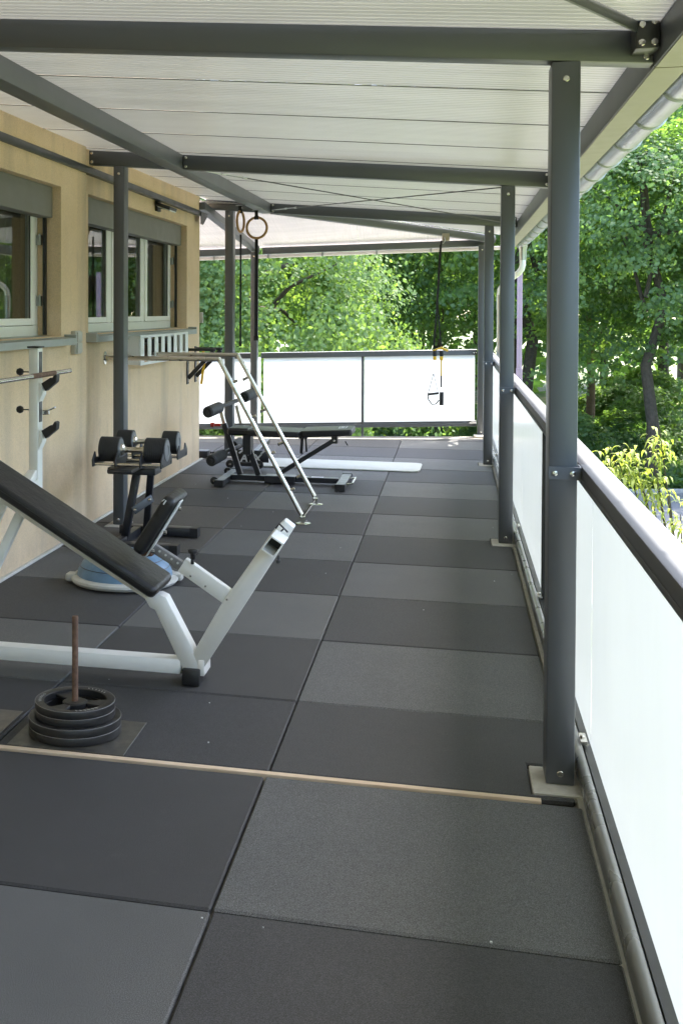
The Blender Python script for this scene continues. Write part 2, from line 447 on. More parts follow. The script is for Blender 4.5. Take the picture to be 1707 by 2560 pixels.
# ------------------------------------------------------------------ house
XW1, XW2, YC = -2.150, -2.192, 5.52
house = thing('house', 'peach plastered house wall with two shuttered windows along the terrace', 'house', (-2.2, 2, GZ))
def wall(b, xf, y0, y1, z0, z1, hole=None, t=.36):
    ys = [y0, y1]; zs = [z0, z1]
    if hole: ys = [y0, hole[0], hole[1], y1]; zs = [z0, hole[2], hole[3], z1]
    for i in range(len(ys)-1):
        for j in range(len(zs)-1):
            if hole and i == 1 and j == 1: continue
            a, c, d, e = ys[i], ys[i+1], zs[j], zs[j+1]
            b.quad((xf, a, d), (xf, c, d), (xf, c, e), (xf, a, e))
            b.quad((xf-t, a, d), (xf-t, a, e), (xf-t, c, e), (xf-t, c, d))
    if hole:
        a, c, d, e = hole
        b.quad((xf, a, d), (xf-t, a, d), (xf-t, c, d), (xf, c, d)); b.quad((xf, a, e), (xf, c, e), (xf-t, c, e), (xf-t, a, e))
        b.quad((xf, a, d), (xf, a, e), (xf-t, a, e), (xf-t, a, d)); b.quad((xf, c, d), (xf-t, c, d), (xf-t, c, e), (xf, c, e))
W1 = (.26, 2.452, 1.51, 2.592); W2 = (2.935, 5.117, 1.51, 2.617)
b = B(); wall(b, XW1, -7, 2.82, GZ, 4.2, W1); wall(b, XW2, 2.82, YC, GZ, 4.2, W2)
b.quad((XW1, 2.82, GZ), (XW2, 2.82, GZ), (XW2, 2.82, 4.2), (XW1, 2.82, 4.2))
b.quad((XW2, YC, GZ), (-12, YC, GZ), (-12, YC, 4.2), (XW2, YC, 4.2))
b.quad((XW1, -7, GZ), (-12, -7, GZ), (-12, -7, 4.2), (XW1, -7, 4.2))
b.quad((-12, -7, 4.2), (XW1, -7, 4.2), (XW1, YC, 4.2), (-12, YC, 4.2))
b.make('wall', 'plaster', house)
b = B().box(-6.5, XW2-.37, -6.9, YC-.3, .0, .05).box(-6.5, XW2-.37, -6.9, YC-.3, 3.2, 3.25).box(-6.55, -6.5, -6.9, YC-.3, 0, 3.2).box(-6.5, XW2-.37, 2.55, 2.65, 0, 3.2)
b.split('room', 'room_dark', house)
def skirt(x, y0, y1): B().box(x, x+.028, y0, y1, -.024, .012).make('skirting', 'pale_trim', house, bevel=.003, seg=1)
skirt(XW1+.001, -6.9, 2.80); skirt(XW2+.001, 2.83, YC+.05)

def casement(par, xf, y0, y1, z0, z1, glass=True, turn=0):
    f = B(); s_ = .048; t = .05; x1 = xf; x0 = xf-t
    f.box(x0, x1, y0, y0+s_, z0, z1).box(x0, x1, y1-s_, y1, z0, z1).box(x0, x1, y0+s_, y1-s_, z0, z0+s_).box(x0, x1, y0+s_, y1-s_, z1-s_, z1)
    sash = f.make('sash', 'window_white', par, bevel=.003, seg=1)
    g = B().box(x0+.02, x0+.026, y0+s_-.004, y1-s_+.004, z0+s_-.004, z1-s_+.004).make('pane', 'window_glass', par)
    q = B().box(x1-.016, x1-.010, y0+s_, y0+s_+.006, z0+s_, z1-s_).box(x1-.016, x1-.010, y1-s_-.006, y1-s_, z0+s_, z1-s_).split('gasket', 'seal_dark', par)
def window(xw, hole, splits, blind_z):
    y0, y1, z0, z1 = hole; xf = xw-.18
    fr = B()
    fr.box(xf-.07, xf, y0, y1, z0, z0+.078).box(xf-.07, xf, y0, y1, z1-.09, z1-.001)
    ys = [y0] + splits + [y1]
    for i, y in enumerate(ys):
        a, c = (y, y+.055) if i == 0 else (y-.055, y) if i == len(ys)-1 else (y-.03, y+.03)
        fr.box(xf-.068, xf-.002, a, c, z0+.079, z1-.091)
    win = fr.make('window', 'window_white', house, bevel=.004, seg=1)
    for i in range(len(ys)-1):
        a = ys[i] + (.058 if i == 0 else .033); c = ys[i+1] - (.058 if i == len(ys)-2 else .033)
        casement(win, xf+.012, a, c, z0+.082, z1-.10)
    # outside sill with upturned ends, and its own under-lip
    sl = B().prism([(xf+.001, z0+.006), (xw+.10, z0-.012), (xw+.10, z0-.062), (xw+.088, z0-.062), (xw+.088, z0-.026), (xf+.001, z0-.010)], y0-.035, y1+.035)
    sl.box(xw+.004, xw+.098, y0-.050, y0-.036, z0-.062, z0+.012).box(xw+.004, xw+.098, y1+.036, y1+.050, z0-.062, z0+.012)
    sl.make('sill', 'sill_metal', win, bevel=.002, seg=1)
    bx = B().box(xw-.17, xw-.062, y0+.006, y1-.006, blind_z, z1-.002).make('blind_box', 'blind_grey', win, bevel=.004, seg=1)
    gr = B().box(xw-.132, xw-.110, y1-.020, y1-.001, z0+.01, blind_z-.001).box(xw-.145, xw-.105, y0+.001, y0+.024, z0+.01, blind_z-.001).split('blind_rail', 'black_plastic', win)
    for zz in (z0+.22, z1-.42):
        B().box(xf-.004, xf+.035, y1-.022, y1-.002, zz, zz+.07).tube([(xf+.03, y1-.03, zz), (xf+.03, y1-.03, zz+.08)], .007, 8).split('hinge', 'zinc', win)
    return win
w1 = window(XW1, W1, [.99, 1.72], 2.368); w2 = window(XW2, W2, [3.67, 4.385], 2.402)
def curtain(y0, y1, x, z0=1.35, z1=2.62):
    b = bmesh.new(); n = int((y1-y0)/.012); prev = None
    for i in range(n+1):
        y = y0+(y1-y0)*i/n; xx = x + .022*math.sin(y*75) + .01*math.sin(y*31+1)
        c = (b.verts.new((xx, y, z0)), b.verts.new((xx, y, z1)))
        if prev: b.faces.new([prev[0], c[0], c[1], prev[1]])
        prev = c
    q = B(); q.b.free(); q.b = b; return q.make('curtain', 'curtain', house, ang=80)
curtain(1.2, 2.50, -2.50); curtain(4.36, 5.16, -2.55)

# power socket box, floodlight, wall tube, bell push
sk = thing('outdoor_socket', 'small grey double switch box on the plaster between the two windows', 'switch', (XW1, 2.63, 1.46))
B().box(XW1, XW1+.045, 2.585, 2.672, 1.372, 1.545).make('case', 'grey_plastic', sk, bevel=.008)
B().box(XW1+.046, XW1+.056, 2.595, 2.662, 1.465, 1.535).box(XW1+.046, XW1+.056, 2.595, 2.662, 1.382, 1.455).split('cover', 'grey_plastic', sk, bevel=.003)
fl_ = thing('floodlight', 'small black floodlight on the house wall under the dark tube', 'lamp', (XW2, 4.3, 2.70))
B().box(XW2, XW2+.03, 4.25, 4.33, 2.66, 2.76).beam((XW2+.02, 4.29, 2.70), (XW2+.10, 4.29, 2.685), .02, .02).make('bracket', 'black_plastic', fl_, bevel=.003)
B().beam((XW2+.10, 4.20, 2.70), (XW2+.10, 4.38, 2.70), .15, .035, up_=(.35, 0, 1)).make('housing', 'black_plastic', fl_, bevel=.006)
B().beam((XW2+.104, 4.215, 2.678), (XW2+.104, 4.365, 2.678), .13, .012, up_=(.35, 0, 1)).make('lens', 'white_plastic', fl_)
wt = thing('wall_tube', 'long dark square tube fixed along the top of the house wall', 'tube', (XW2, 2, 2.78))
B().box(XW2+.012, XW2+.064, -6.8, 5.42, 2.757, 2.812).make('tube', 'anthracite_dark', wt, bevel=.004)
B().prism([(5.36, 2.80), (5.56, 2.80), (5.56, 2.76), (5.43, 2.66), (5.36, 2.66)], XW2+.066, XW2+.076, axis='X').make('end_bracket', 'anthracite_dark', wt, bevel=.002, seg=1)
bp_ = B().box(XW2-.05, XW2+.035, 5.522, 5.56, 1.56, 1.68).make('junction_box', 'grey_plastic', bevel=.006)
tag(bp_, 'small pale junction box on the far corner of the house', 'junction box')
bk = B().box(XW2-.10, XW2+.075, 5.60, 5.70, 0, .085).make('rubber_block', 'black_plastic', bevel=.008)
tag(bk, 'black rubber block on the floor beyond the house corner', 'rubber block')

# ------------------------------------------------------------------ canopy
def zb(x, y): return 2.66 + .010*(y-.18) - .075*x          # underside of cross beams
can = thing('canopy', 'dark grey steel canopy with posts, beams and opal roof panels over the terrace', 'canopy', (0, 2, 0))
AN = 'anthracite'
bolt_me = proto(B().lathe((0, 0, 0), [(.0125, 0), (.0125, -.003), (.010, -.006), (.004, -.0065)], 14, 'Y'), 'bolt', 'chrome')
def post(x, y, ztop, w=.1, bolts=True):
    b = B().box(x, x+w, y, y+w*.9, 0.004, ztop); p = b.make('post', AN, can, bevel=.006, seg=2)
    if bolts:
        inst(bolt_me, p, (x+w*.5, y-.0005, ztop-.062), 'bolt'); inst(bolt_me, p, (x+w*.5, y-.0005, .045), 'bolt')
    return p
YB = [-5.36, -2.59, .18, 2.95, 5.74]
for y in YB:
    z = zb(1.05, y); post(1.0, y, z)
    if y > 0: pass
post(1.0, 7.74, 2.60)
post(-1.99, 2.95, zb(-1.95, 2.95), .09); post(-1.965, 5.74, zb(-1.92, 5.74), .1); post(-1.97, .18, zb(-1.95, .18), .09)
post(-2.07, 7.22, 2.50, .09)
BH, BW = .112, .06
def xbeam(x0, x1, y):
    b = B(); z0, z1 = zb(x0, y), zb(x1, y)
    b.prism([(x0, z0), (x1, z1), (x1, z1+BH), (x0, z0+BH)], y, y+BW)
    o = b.make('cross_beam', AN, can, bevel=.004, seg=2); return o
for y in YB:
    o = xbeam(-2.20 if y > 2.8 else -2.16, -1.541, y); r = xbeam(-1.419, 1.344, y)
    for xx in (-1.395, 1.32):
        for dz in (.022, .09): inst(bolt_me, r, (xx, y-.0005, zb(xx, y)+dz), 'bolt')
        B().box(xx-.024, xx+.024, y-.0045, y-.0005, zb(xx, y)+.004, zb(xx, y)+BH-.004) and None
    for dz in (.022, .09): inst(bolt_me, o, (-2.17, y-.0005, zb(-2.17, y)+dz), 'bolt')
def lbeam(x0, x1, y0, y1, za, zc, h, name='long_beam'):
    b = B(); b.prism([(y0, za), (y1, zc), (y1, zc+h), (y0, za+h)], x0, x1, axis='X'); return b.make(name, AN, can, bevel=.004, seg=2)
lbeam(-1.54, -1.42, -7, 5.80, zb(-1.42, -7), zb(-1.42, 5.80), BH)
eb = lbeam(1.345, 1.467, -7, .19, 2.55, 2.55, .135, 'eaves_beam'); lbeam(1.345, 1.467, .193, 8.05, 2.55, 2.55, .135, 'eaves_beam')
B().box(1.351, 1.461, -6.9, .187, 2.5455, 2.5495).make('sheen_strip', 'underside_sheen', can); B().box(1.351, 1.461, .196, 8.0, 2.5455, 2.5495).make('sheen_strip', 'underside_sheen', can)  # added beige strips, painting the light reflected on the beam's underside
# hip and valley rafters and the far eaves beam, which runs slightly skew
hip = B().beam((-1.40, 5.78, 2.862), (1.20, 7.90, 2.695), .09, .095).make('hip_rafter', AN, can, bevel=.003)
vr = B().beam((-2.17, 5.50, 2.885), (-2.03, 7.36, 2.545), .10, .085).make('hip_rafter', AN, can, bevel=.003)
def yf(x): return yedge(x) + .12
def zf(x): return 2.56 + .038*x
fb = B(); x0, x1 = -6.6, 1.15
def fbeam(x0, x1):
    b = B(); v = []
    for x in (x0, x1):
        for dy, dz in ((-.03, 0), (.03, 0), (.03, .09), (-.03, .09)): v.append(b.b.verts.new((x, yf(x)+dy, zf(x)+dz)))
    for f in ((3,2,1,0),(4,5,6,7),(0,1,5,4),(1,2,6,5),(2,3,7,6),(3,0,4,7)): b.b.faces.new([v[i] for i in f])
    return b.make('far_eaves_beam', AN, can, bevel=.003)
fbeam(-6.6, -2.08); fbeam(-1.96, 1.15)
b = B(); v = []
for x in (-6.6, 1.5):
    for dy, dz in ((.06, -.045), (.16, -.045), (.16, .0), (.06, .0)): v.append(b.b.verts.new((x, yf(x)+dy, zf(x)+dz)))
for f in ((3,2,1,0),(4,5,6,7),(0,1,5,4),(1,2,6,5),(2,3,7,6),(3,0,4,7)): b.b.faces.new([v[i] for i in f])
b.make('fascia', 'fascia_pvc', can, bevel=.006)
clip_me = proto(B().box(-.012, .012, -.004, .004, -.05, .004), 'fascia_clip', 'zinc')
for i in range(10): x = 1.1-.75*i; inst(clip_me, can, (x, yf(x)+.055, zf(x)), 'fascia_clip')

# roof: ribbed twin-wall panels laid across the gallery, each its own part
PW = .636; RB = 20
def panel(y0, y1, clipx=None, mat='opal_roof'):
    b = bmesh.new(); n = RB; pw = (y1-y0-.0016)/n; ring = []
    prof = []
    for i in range(n):
        a = y0+.0008+i*pw
        prof += [(a, .0), (a+pw*.72, .0), (a+pw*.80, .0022), (a+pw*.93, .0022)]
    prof.append((y1-.0008, 0))
    xa, xb = -2.215, 1.50
    lo = []
    for y, dz in prof:
        za = zb(xa, y)+BH+.002+dz; zc = zb(xb, y)+BH+.002+dz
        lo.append((b.verts.new((xa, y, za)), b.verts.new((xb, y, zc))))
    for p, q in zip(lo, lo[1:]): b.faces.new([p[0], q[0], q[1], p[1]]).material_index = 0
    t = .016; e = []
    for y in (y0+.004, y1-.004): e.append((b.verts.new((xa, y, zb(xa, y)+BH+t)), b.verts.new((xb, y, zb(xb, y)+BH+t))))
    b.faces.new([e[0][0], e[0][1], e[1][1], e[1][0]]).material_index = 1
    q = B(); q.b.free(); q.b = b; me = bpy.data.meshes.new('roof_panel'); b.to_mesh(me); b.free()
    me.materials.append(M[mat]); me.materials.append(M['clear_skin'])
    o = bpy.data.objects.new('roof_panel', me); C.objects.link(o); o.parent = can; o.location = -org(can); return o
y = .305 - PW*11
jb = []
while y < 5.6:
    y1 = min(y+PW, 5.84) if y+PW < 5.7 else 5.84
    panel(y, y1)
    B().prism([(-2.185, zb(-2.185, y1)+BH-.0025), (1.49, zb(1.49, y1)+BH-.0025), (1.49, zb(1.49, y1)+BH+.0005), (-2.185, zb(-2.185, y1)+BH+.0005)], y1-.0044, y1+.0044).make('joint_strip', 'joint_grey', can)
    if y1 >= 5.84: break
    y += PW
# far roof wing (pinkish sheet sloping to the far eaves) and the small triangle beyond the last beam
def sheet(name, quad_, mat, n=24, rib=.0025, under=.014):
    (A, Bq, Cq, D) = [Vector(q) for q in quad_]        # A-B near edge, D-C far edge
    b = bmesh.new(); g = []
    for i in range(n*3+1):
        t = i/(n*3); dz = rib if i % 3 == 2 else 0
        p = A.lerp(Bq, t); q = D.lerp(Cq, t); g.append((b.verts.new(p+Vector((0, 0, dz))), b.verts.new(q+Vector((0, 0, dz)))))
    for p, q in zip(g, g[1:]): b.faces.new([p[0], q[0], q[1], p[1]]).material_index = 0
    o4 = [b.verts.new(p+Vector((0, 0, under))) for p in (A, Bq, Cq, D)]; b.faces.new(o4).material_index = 1
    me = bpy.data.meshes.new(name); b.to_mesh(me); b.free(); me.materials.append(M[mat]); me.materials.append(M['clear_skin'])
    o = bpy.data.objects.new(name, me); C.objects.link(o); o.parent = can; o.location = -org(can)
def fe(x): return (x, yf(x)+.12, zf(x)+.098)
def ne(t): # along the hip
    return (-1.40+2.62*t, 5.78+2.14*t, 2.918-.167*t)
xs_ = [-1.6, -.65, .3, 1.25]; ts = [-.02, .33, .66, 1.0]
for i in range(3): sheet('far_roof_panel', [ne(ts[i]+.0005), ne(ts[i+1]-.0005), fe(xs_[i+1]-.001), fe(xs_[i]+.001)], 'opal_roof_far')
xl = [-1.6, -2.6, -3.6, -4.6, -5.6]; 
for i in range(4):
    xa, xb = xl[i], xl[i+1]
    na = (max(xa, -9) if i else -1.45, 5.56, 2.93 if i else 2.93); nb = (xb, 5.56, 2.93)
    sheet('far_roof_panel', [(nb[0]+.001, 5.54, 2.985), (na[0]-.001, 5.54 if i else 5.80, 2.985 if i else 2.92), fe(xa-.001), fe(xb+.001)], 'opal_roof_far')
b = bmesh.new()
for tri in (((-1.40, 5.845), (1.50, 5.845), (1.50, 8.06)),):
    lo = [b.verts.new((x, y, zb(x, y)+BH+.003)) for x, y in tri]; b.faces.new(lo).material_index = 0
    hi = [b.verts.new((x, y, zb(x, y)+BH+.018)) for x, y in tri]; b.faces.new(hi).material_index = 1
me = bpy.data.meshes.new('corner_panel'); b.to_mesh(me); b.free(); me.materials.append(M['opal_roof']); me.materials.append(M['clear_skin'])
o = bpy.data.objects.new('corner_panel', me); C.objects.link(o); o.parent = can; o.location = -org(can)

# wind bracing: rods with turnbuckles between the second and third beams, a flat bar in the nearest bay
def rod(p, q, r, nm='brace_rod', mat='anthracite_dark', tb_=True):
    p, q = Vector(p), Vector(q)
    o = B().tube([p, q], r, 8).make(nm, mat, can)
    if tb_:
        d = (q-p).normalized(); a = p + d*.30; c = p + d*.50; side = d.cross(Vector((0, 0, 1))).normalized()*.011
        t = B().tube([a+side, c+side], .004, 6).tube([a-side, c-side], .004, 6).tube([a-d*.015, a+d*.02], .010, 8).tube([c-d*.02, c+d*.015], .010, 8)
        t.tube([p, a], .0055, 8)
        t.make('turnbuckle', 'zinc', o)
rod((-1.40, 3.03, 2.815), (1.31, 5.70, 2.645), .0052)
rod((-1.40, 5.70, 2.850), (1.31, 3.05, 2.635), .0052)
fbx = B().beam((1.30, .135, 2.66), (-1.38, -2.45, 2.83), .012, .042, up_=(0, 0, 1)).make('brace_bar', AN, can, bevel=.002)
cp = B().box(1.265, 1.342, .10, .176, 2.585, 2.70).make('corner_plate', 'anthracite_dark', can, bevel=.003)
for x, z in ((1.285, 2.605), (1.285, 2.665), (1.325, 2.605), (1.325, 2.675)): inst(bolt_me, cp, (x, .099, z), 'bolt')

# ------------------------------------------------------------------ gutter, downpipe
gut = thing('gutter', 'galvanised half round gutter with strap brackets along the eaves', 'gutter', (1.545, 2, 2.6))
def gprof(r, a0=180, a1=360, n=14): return [(1.548+r*math.cos(R(a0+(a1-a0)*i/n)), 2.612+r*math.sin(R(a0+(a1-a0)*i/n))) for i in range(n+1)]
b = B(); ou = gprof(.074); inn = gprof(.071)[::-1]
b.prism(ou+inn, -7, 7.62); b.tube([(1.623, -7, 2.616), (1.623, 7.62, 2.616)], .009, 8); b.prism(gprof(.0735), 7.62, 7.63)
b.make('channel', 'zinc', gut)
sp = B(); sp.prism([(x-1.548, z-2.612) for x, z in gprof(.084)+gprof(.0742)[::-1]], -.010, .010)
sp_me = proto(sp, 'strap', 'zinc')
y = -6.8+.03
ys0 = 1.055 - .455*17
for i in range(32):
    yy = ys0+.455*i
    if yy < 7.5: inst(sp_me, gut, (1.548, yy, 2.612), 'strap')
B().tube([(1.56, 7.42, 2.56), (1.56, 7.42, 2.50), (1.56, 7.42, 2.37)], [.062, .050, .046], 16).make('outlet', 'zinc', gut)
pts = [(1.56, 7.42, 2.38)] + [(1.56-.05*(1-math.cos(a)), 7.42+.02*math.sin(a), 2.36-.14*math.sin(a)) for a in np.linspace(.1, 1.2, 7)]
pts = [(1.56, 7.42, 2.40), (1.56, 7.42, 2.31), (1.548, 7.43, 2.255), (1.515, 7.46, 2.205), (1.455, 7.52, 2.16), (1.385, 7.59, 2.11), (1.325, 7.65, 2.05), (1.292, 7.68, 1.99), (1.285, 7.69, 1.90)]
B().tube(pts, .041, 14).make('elbow', 'white_plastic', gut)
B().tube([(1.285, 7.69, 1.92), (1.285, 7.69, 1.72)], .046, 14).make('sleeve', 'zinc', gut)
B().tube([(1.285, 7.69, 1.73), (1.285, 7.69, GZ)], .041, 14).make('downpipe', 'zinc', gut)
pl = B().tube([(1.925, 12.0, GZ), (1.925, 12.0, .60)], .062, 14).tube([(1.925, 12.0, .601), (1.925, 12.0, 2.5)], .052, 14).make('lilac_pole', 'lilac_paint')
tag(pl, 'thin lilac painted pole standing beyond the terrace rail', 'pole')

# ------------------------------------------------------------------ balustrades
bal = thing('balustrade', 'long terrace balustrade with frosted glass panels on the street side', 'balustrade', (1.16, 2, 0))
screw_me = proto(B().lathe((0, 0, 0), [(.0115, 0), (.0115, -.002), (.009, -.0065), (.0035, -.0075), (.0033, -.0045)], 14, 'Y'), 'screw', 'chrome')
cuts = [-5.3, -2.53, .235, 3.0, 5.79, 7.66]
for a, c in zip(cuts, cuts[1:]):
    q = B().box(1.115, 1.203, a+.0015, c-.0015, 1.100, 1.146).box(1.115, 1.140, a+.0015, c-.0015, 1.078, 1.0995)
    q.make('handrail', 'cap_grey', bal, bevel=.004, seg=2)
    B().box(1.1412, 1.146, a+.02, c-.02, 1.080, 1.099).make('glazing_bead', 'pale_trim', bal)
for yb_ in (-2.59, .18, 2.95, 5.74):
    br = B().box(.999, 1.113, yb_-.0055, yb_-.0005, 1.099, 1.145).box(1.1085, 1.1138, yb_, yb_+.05, 1.099, 1.145).make('bracket', 'anthracite', bal, bevel=.001, seg=1)
    for xx in (1.022, 1.082): inst(screw_me, br, (xx, yb_-.0058, 1.122), 'screw')
joints = [-5.2, -3.8, -2.42, -1.05, .33, 1.742, 3.11, 4.52, 5.90, 7.62]
def pane(b, pts4, t, inward):
    """pts4: bottom-left, bottom-right, top-right, top-left of the inner face; outer skin is clear"""
    v = [Vector(p) for p in pts4]; o = [p + inward*t for p in v]
    b.quad(*v, mi=0); b.quad(*o[::-1], mi=1)
    for i in range(4): b.quad(v[i], v[(i+1) % 4], o[(i+1) % 4], o[i], mi=1)
def glasspane(par, p4, out):
    b = B(); pane(b, p4, .009, out); bb = b.b
    me = bpy.data.meshes.new('glass_panel'); bb.to_mesh(me); bb.free(); me.materials.append(M['frosted']); me.materials.append(M['clear_skin'])
    o = bpy.data.objects.new('glass_panel', me); C.objects.link(o); o.parent = par; o.location = -org(par); return o
for a, c in zip(joints, joints[1:]):
    a += .002; c -= .002
    glasspane(bal, [(1.181, a, .062), (1.181, c, .062), (1.181, c, 1.092), (1.181, a, 1.092)], Vector((1, 0, 0)))
for y in (-3.8, -1.05 - 0.0, 1.742, 4.52):
    if y in (1.742, 4.52): B().box(1.191, 1.212, y-.018, y+.018, .0, 1.099).box(1.162, 1.1805, y-.012, y+.012, .0, 1.077).make('baluster', 'anthracite_dark', bal, bevel=.002)
rp = [(1.112, .022), (1.117, .012), (1.130, .008), (1.146, .012), (1.150, .022), (1.150, .070), (1.144, .084), (1.131, .088), (1.118, .084), (1.112, .070)]
b = B().prism(rp, -5.3, 7.62); b.make('bottom_rail', 'rail_grey', bal, ang=60)
B().box(1.1505, 1.200, -5.3, 7.62, .012, .060).box(1.1515, 1.1795, -5.3, 7.62, .061, .078).make('glass_channel', 'anthracite_dark', bal, bevel=.001, seg=1)
for y in (-2.45, .33, 1.742, 3.11, 4.52, 5.90):
    B().box(1.140, 1.165, y-.03, y+.03, .0885, .100).lathe((1.150, y, .100), [(.009, 0), (.009, .006), (.004, .008)], 12).make('clamp', 'chrome', bal, bevel=.001, seg=1)

bal2 = thing('balustrade', 'far balustrade of glowing white frosted glass across the end of the terrace', 'balustrade', (-1, 7.6, 0))
def y2(x): return yedge(x) + .10
def zr(x): return 1.098 + .018*(x+1)      # rail underside seen slightly rising to the street side
def skew(x0, x1, dy0, dy1, z0, z1, name, mat, k=.018, bevel=.003):
    b = B(); v = []
    for x in (x0, x1):
        kk = k*(x+1)
        for dy, z in ((dy0, z0), (dy1, z0), (dy1, z1), (dy0, z1)): v.append(b.b.verts.new((x, y2(x)+dy, z+kk)))
    for f in ((3,2,1,0),(4,5,6,7),(0,1,5,4),(1,2,6,5),(2,3,7,6),(3,0,4,7)): b.b.faces.new([v[i] for i in f])
    return b.make(name, mat, bal2, bevel=bevel, seg=1)
xc = [-6.4, -3.35, -1.965, -.575, .985]
skew(-6.4, -2.09, -.045, .045, 1.058, 1.135, 'handrail', AN); skew(-1.965, .99, -.045, .045, 1.058, 1.135, 'handrail', AN)
skew(-6.4, .99, -.03, .026, .075, .125, 'bottom_rail', AN, k=.014)
skew(-6.4, .99, -.012, .0, .126, .150, 'bottom_rail', AN, k=.014)
for x0, x1 in zip(xc, xc[1:]):
    x0 += .02; x1 -= .02
    glasspane(bal2, [(x0, y2(x0)+.028, .125+.014*(x0+1)), (x1, y2(x1)+.028, .125+.014*(x1+1)), (x1, y2(x1)+.028, 1.07+.018*(x1+1)), (x0, y2(x0)+.028, 1.07+.018*(x0+1))], Vector((0, 1, 0)))
for x in (-3.35, -.575): B().box(x-.016, x+.016, y2(x)-.022, y2(x)+.02, -.2, 1.06+.018*(x+1)).make('baluster', AN, bal2, bevel=.002)
for x in (.96,):
    br = B().box(x-.03, x+.035, y2(x)-.052, y2(x)-.0465, 1.10, 1.15).make('bracket', AN, bal2)
    for xx in (x-.012, x+.018): inst(screw_me, br, (xx, y2(x)-.0525, 1.125), 'screw')

# ------------------------------------------------------------------ trees and undergrowth
def leaf_mesh(name, mat, sprays, nl, leaf, rad, hh, cz, spray_r, spray_t, droop, seed, core=.35, updir=.75, elong=1.35, flat=1.0):
    """crown built from leaf sprays: each spray is a flattened, drooping cluster of small folded leaves"""
    g = np.random.default_rng(seed)
    d = g.normal(size=(sprays, 3)); d[:, 2] *= flat; d /= np.linalg.norm(d, axis=1)[:, None]
    rr = core + (1-core)*g.random(sprays)**.45
    lump = 1 + .22*np.sin(3*np.arctan2(d[:, 1], d[:, 0])+seed) + .14*np.sin(5*d[:, 2]+seed*2)
    ctr = d*np.array([rad, rad, hh])*(rr*lump)[:, None]; ctr[:, 2] += cz
    sz = spray_r*(.6+.7*g.random(sprays)); tone = g.random(sprays)
    idx = np.repeat(np.arange(sprays), nl); n = len(idx)
    a = g.random(n)*2*np.pi; r = np.sqrt(g.random(n)); s = sz[idx]
    p = np.stack([np.cos(a)*r*s, np.sin(a)*r*s, (g.normal(size=n)*spray_t)*s - droop*s*r*r], 1)
    tilt = d*np.array([1, 1, .2]); p[:, 2] -= (p*tilt[idx]).sum(1)*.35
    p += ctr[idx]
    nr = g.normal(size=(n, 3))*.5 + np.array([0, 0, updir*.7]) + d[idx]*.95; nr /= np.linalg.norm(nr, axis=1)[:, None]
    t = np.cross(nr, g.normal(size=(n, 3))); t /= np.linalg.norm(t, axis=1)[:, None]; bt = np.cross(nr, t)
    L = (leaf*(.65+.7*g.random(n)))[:, None]
    v = np.stack([p - t*L*.5*elong, p + bt*L*.48 - nr*L*.08, p + t*L*.5*elong - nr*L*.15, p - bt*L*.48 - nr*L*.08], 1).reshape(-1, 3)
    me = bpy.data.meshes.new(name); me.vertices.add(n*4); me.vertices.foreach_set('co', v.ravel())
    me.loops.add(n*4); me.loops.foreach_set('vertex_index', np.arange(n*4, dtype=np.int32))
    me.polygons.add(n); me.polygons.foreach_set('loop_start', np.arange(0, n*4, 4, dtype=np.int32))
    at = me.attributes.new('tone', 'FLOAT', 'FACE'); at.data.foreach_set('value', np.clip(tone[idx]*.6 + g.random(n)*.5, 0, 1).astype(np.float32))
    me.update(); me.validate(); me.materials.append(M[mat]); me['metric'] = 1; return me, ctr
def trunk_mesh(name, mat, h, r, ctr, seed, limbs=9):
    g = random.Random(seed); b = B()
    bend = [(g.uniform(-.12, .12)*h*.08*i, g.uniform(-.12, .12)*h*.08*i) for i in range(7)]
    pts = [inv((bend[i][0], bend[i][1], h*i/6)) for i in range(7)]; pts[0] = (0, 0, -.3)
    b.tube(pts, [r*1.25, r, r*.88, r*.76, r*.62, r*.45, r*.2], 10)
    cs = sorted(ctr.tolist(), key=lambda c: g.random())[:limbs]
    for c in cs:
        k = g.uniform(.3, .8); s = Vector(pts[2]).lerp(Vector(pts[5]), k); e = inv(c)
        if e.z < s.z-1.5: e.z = s.z-1.0
        mid = s.lerp(e, .5) + Vector((0, 0, .4))
        b.tube([s, mid, e], [r*.42, r*.25, r*.07], 6, cap=False)
    for v_ in b.b.verts: v_.co = tru(v_.co)
    o = b.make(name, mat); me = o.data; bpy.data.objects.remove(o); me['metric'] = 1; return me
kinds = {}
def kind(k, leafmat_, bark, h, r, **kw):
    cm, ctr = leaf_mesh('crown', leafmat_, **kw); kinds[k] = (cm, trunk_mesh('trunk', bark, h, r, ctr, kw['seed']))
kind('maple', 'maple_leaf', 'bark_dark', 13, .22, sprays=190, nl=150, leaf=.13, rad=4.7, hh=6.0, cz=9.6, spray_r=1.25, spray_t=.10, droop=.32, seed=3, core=.25)
kind('maple2', 'maple_leaf', 'bark_red', 12, .17, sprays=120, nl=150, leaf=.145, rad=4.2, hh=6.3, cz=9.8, spray_r=1.3, spray_t=.09, droop=.35, seed=11, core=.45)
kind('bright', 'bright_leaf', 'bark_dark', 9, .22, sprays=420, nl=210, leaf=.085, rad=4.4, hh=4.9, cz=5.2, spray_r=.80, spray_t=.28, droop=.15, seed=5, core=.62, updir=.3, elong=1.5)
kind('tall', 'maple_leaf', 'bark_dark', 15, .26, sprays=95, nl=120, leaf=.19, rad=5.2, hh=6.8, cz=12.0, spray_r=1.5, spray_t=.12, droop=.3, seed=23)
trunk_low = kinds['tall'][1]
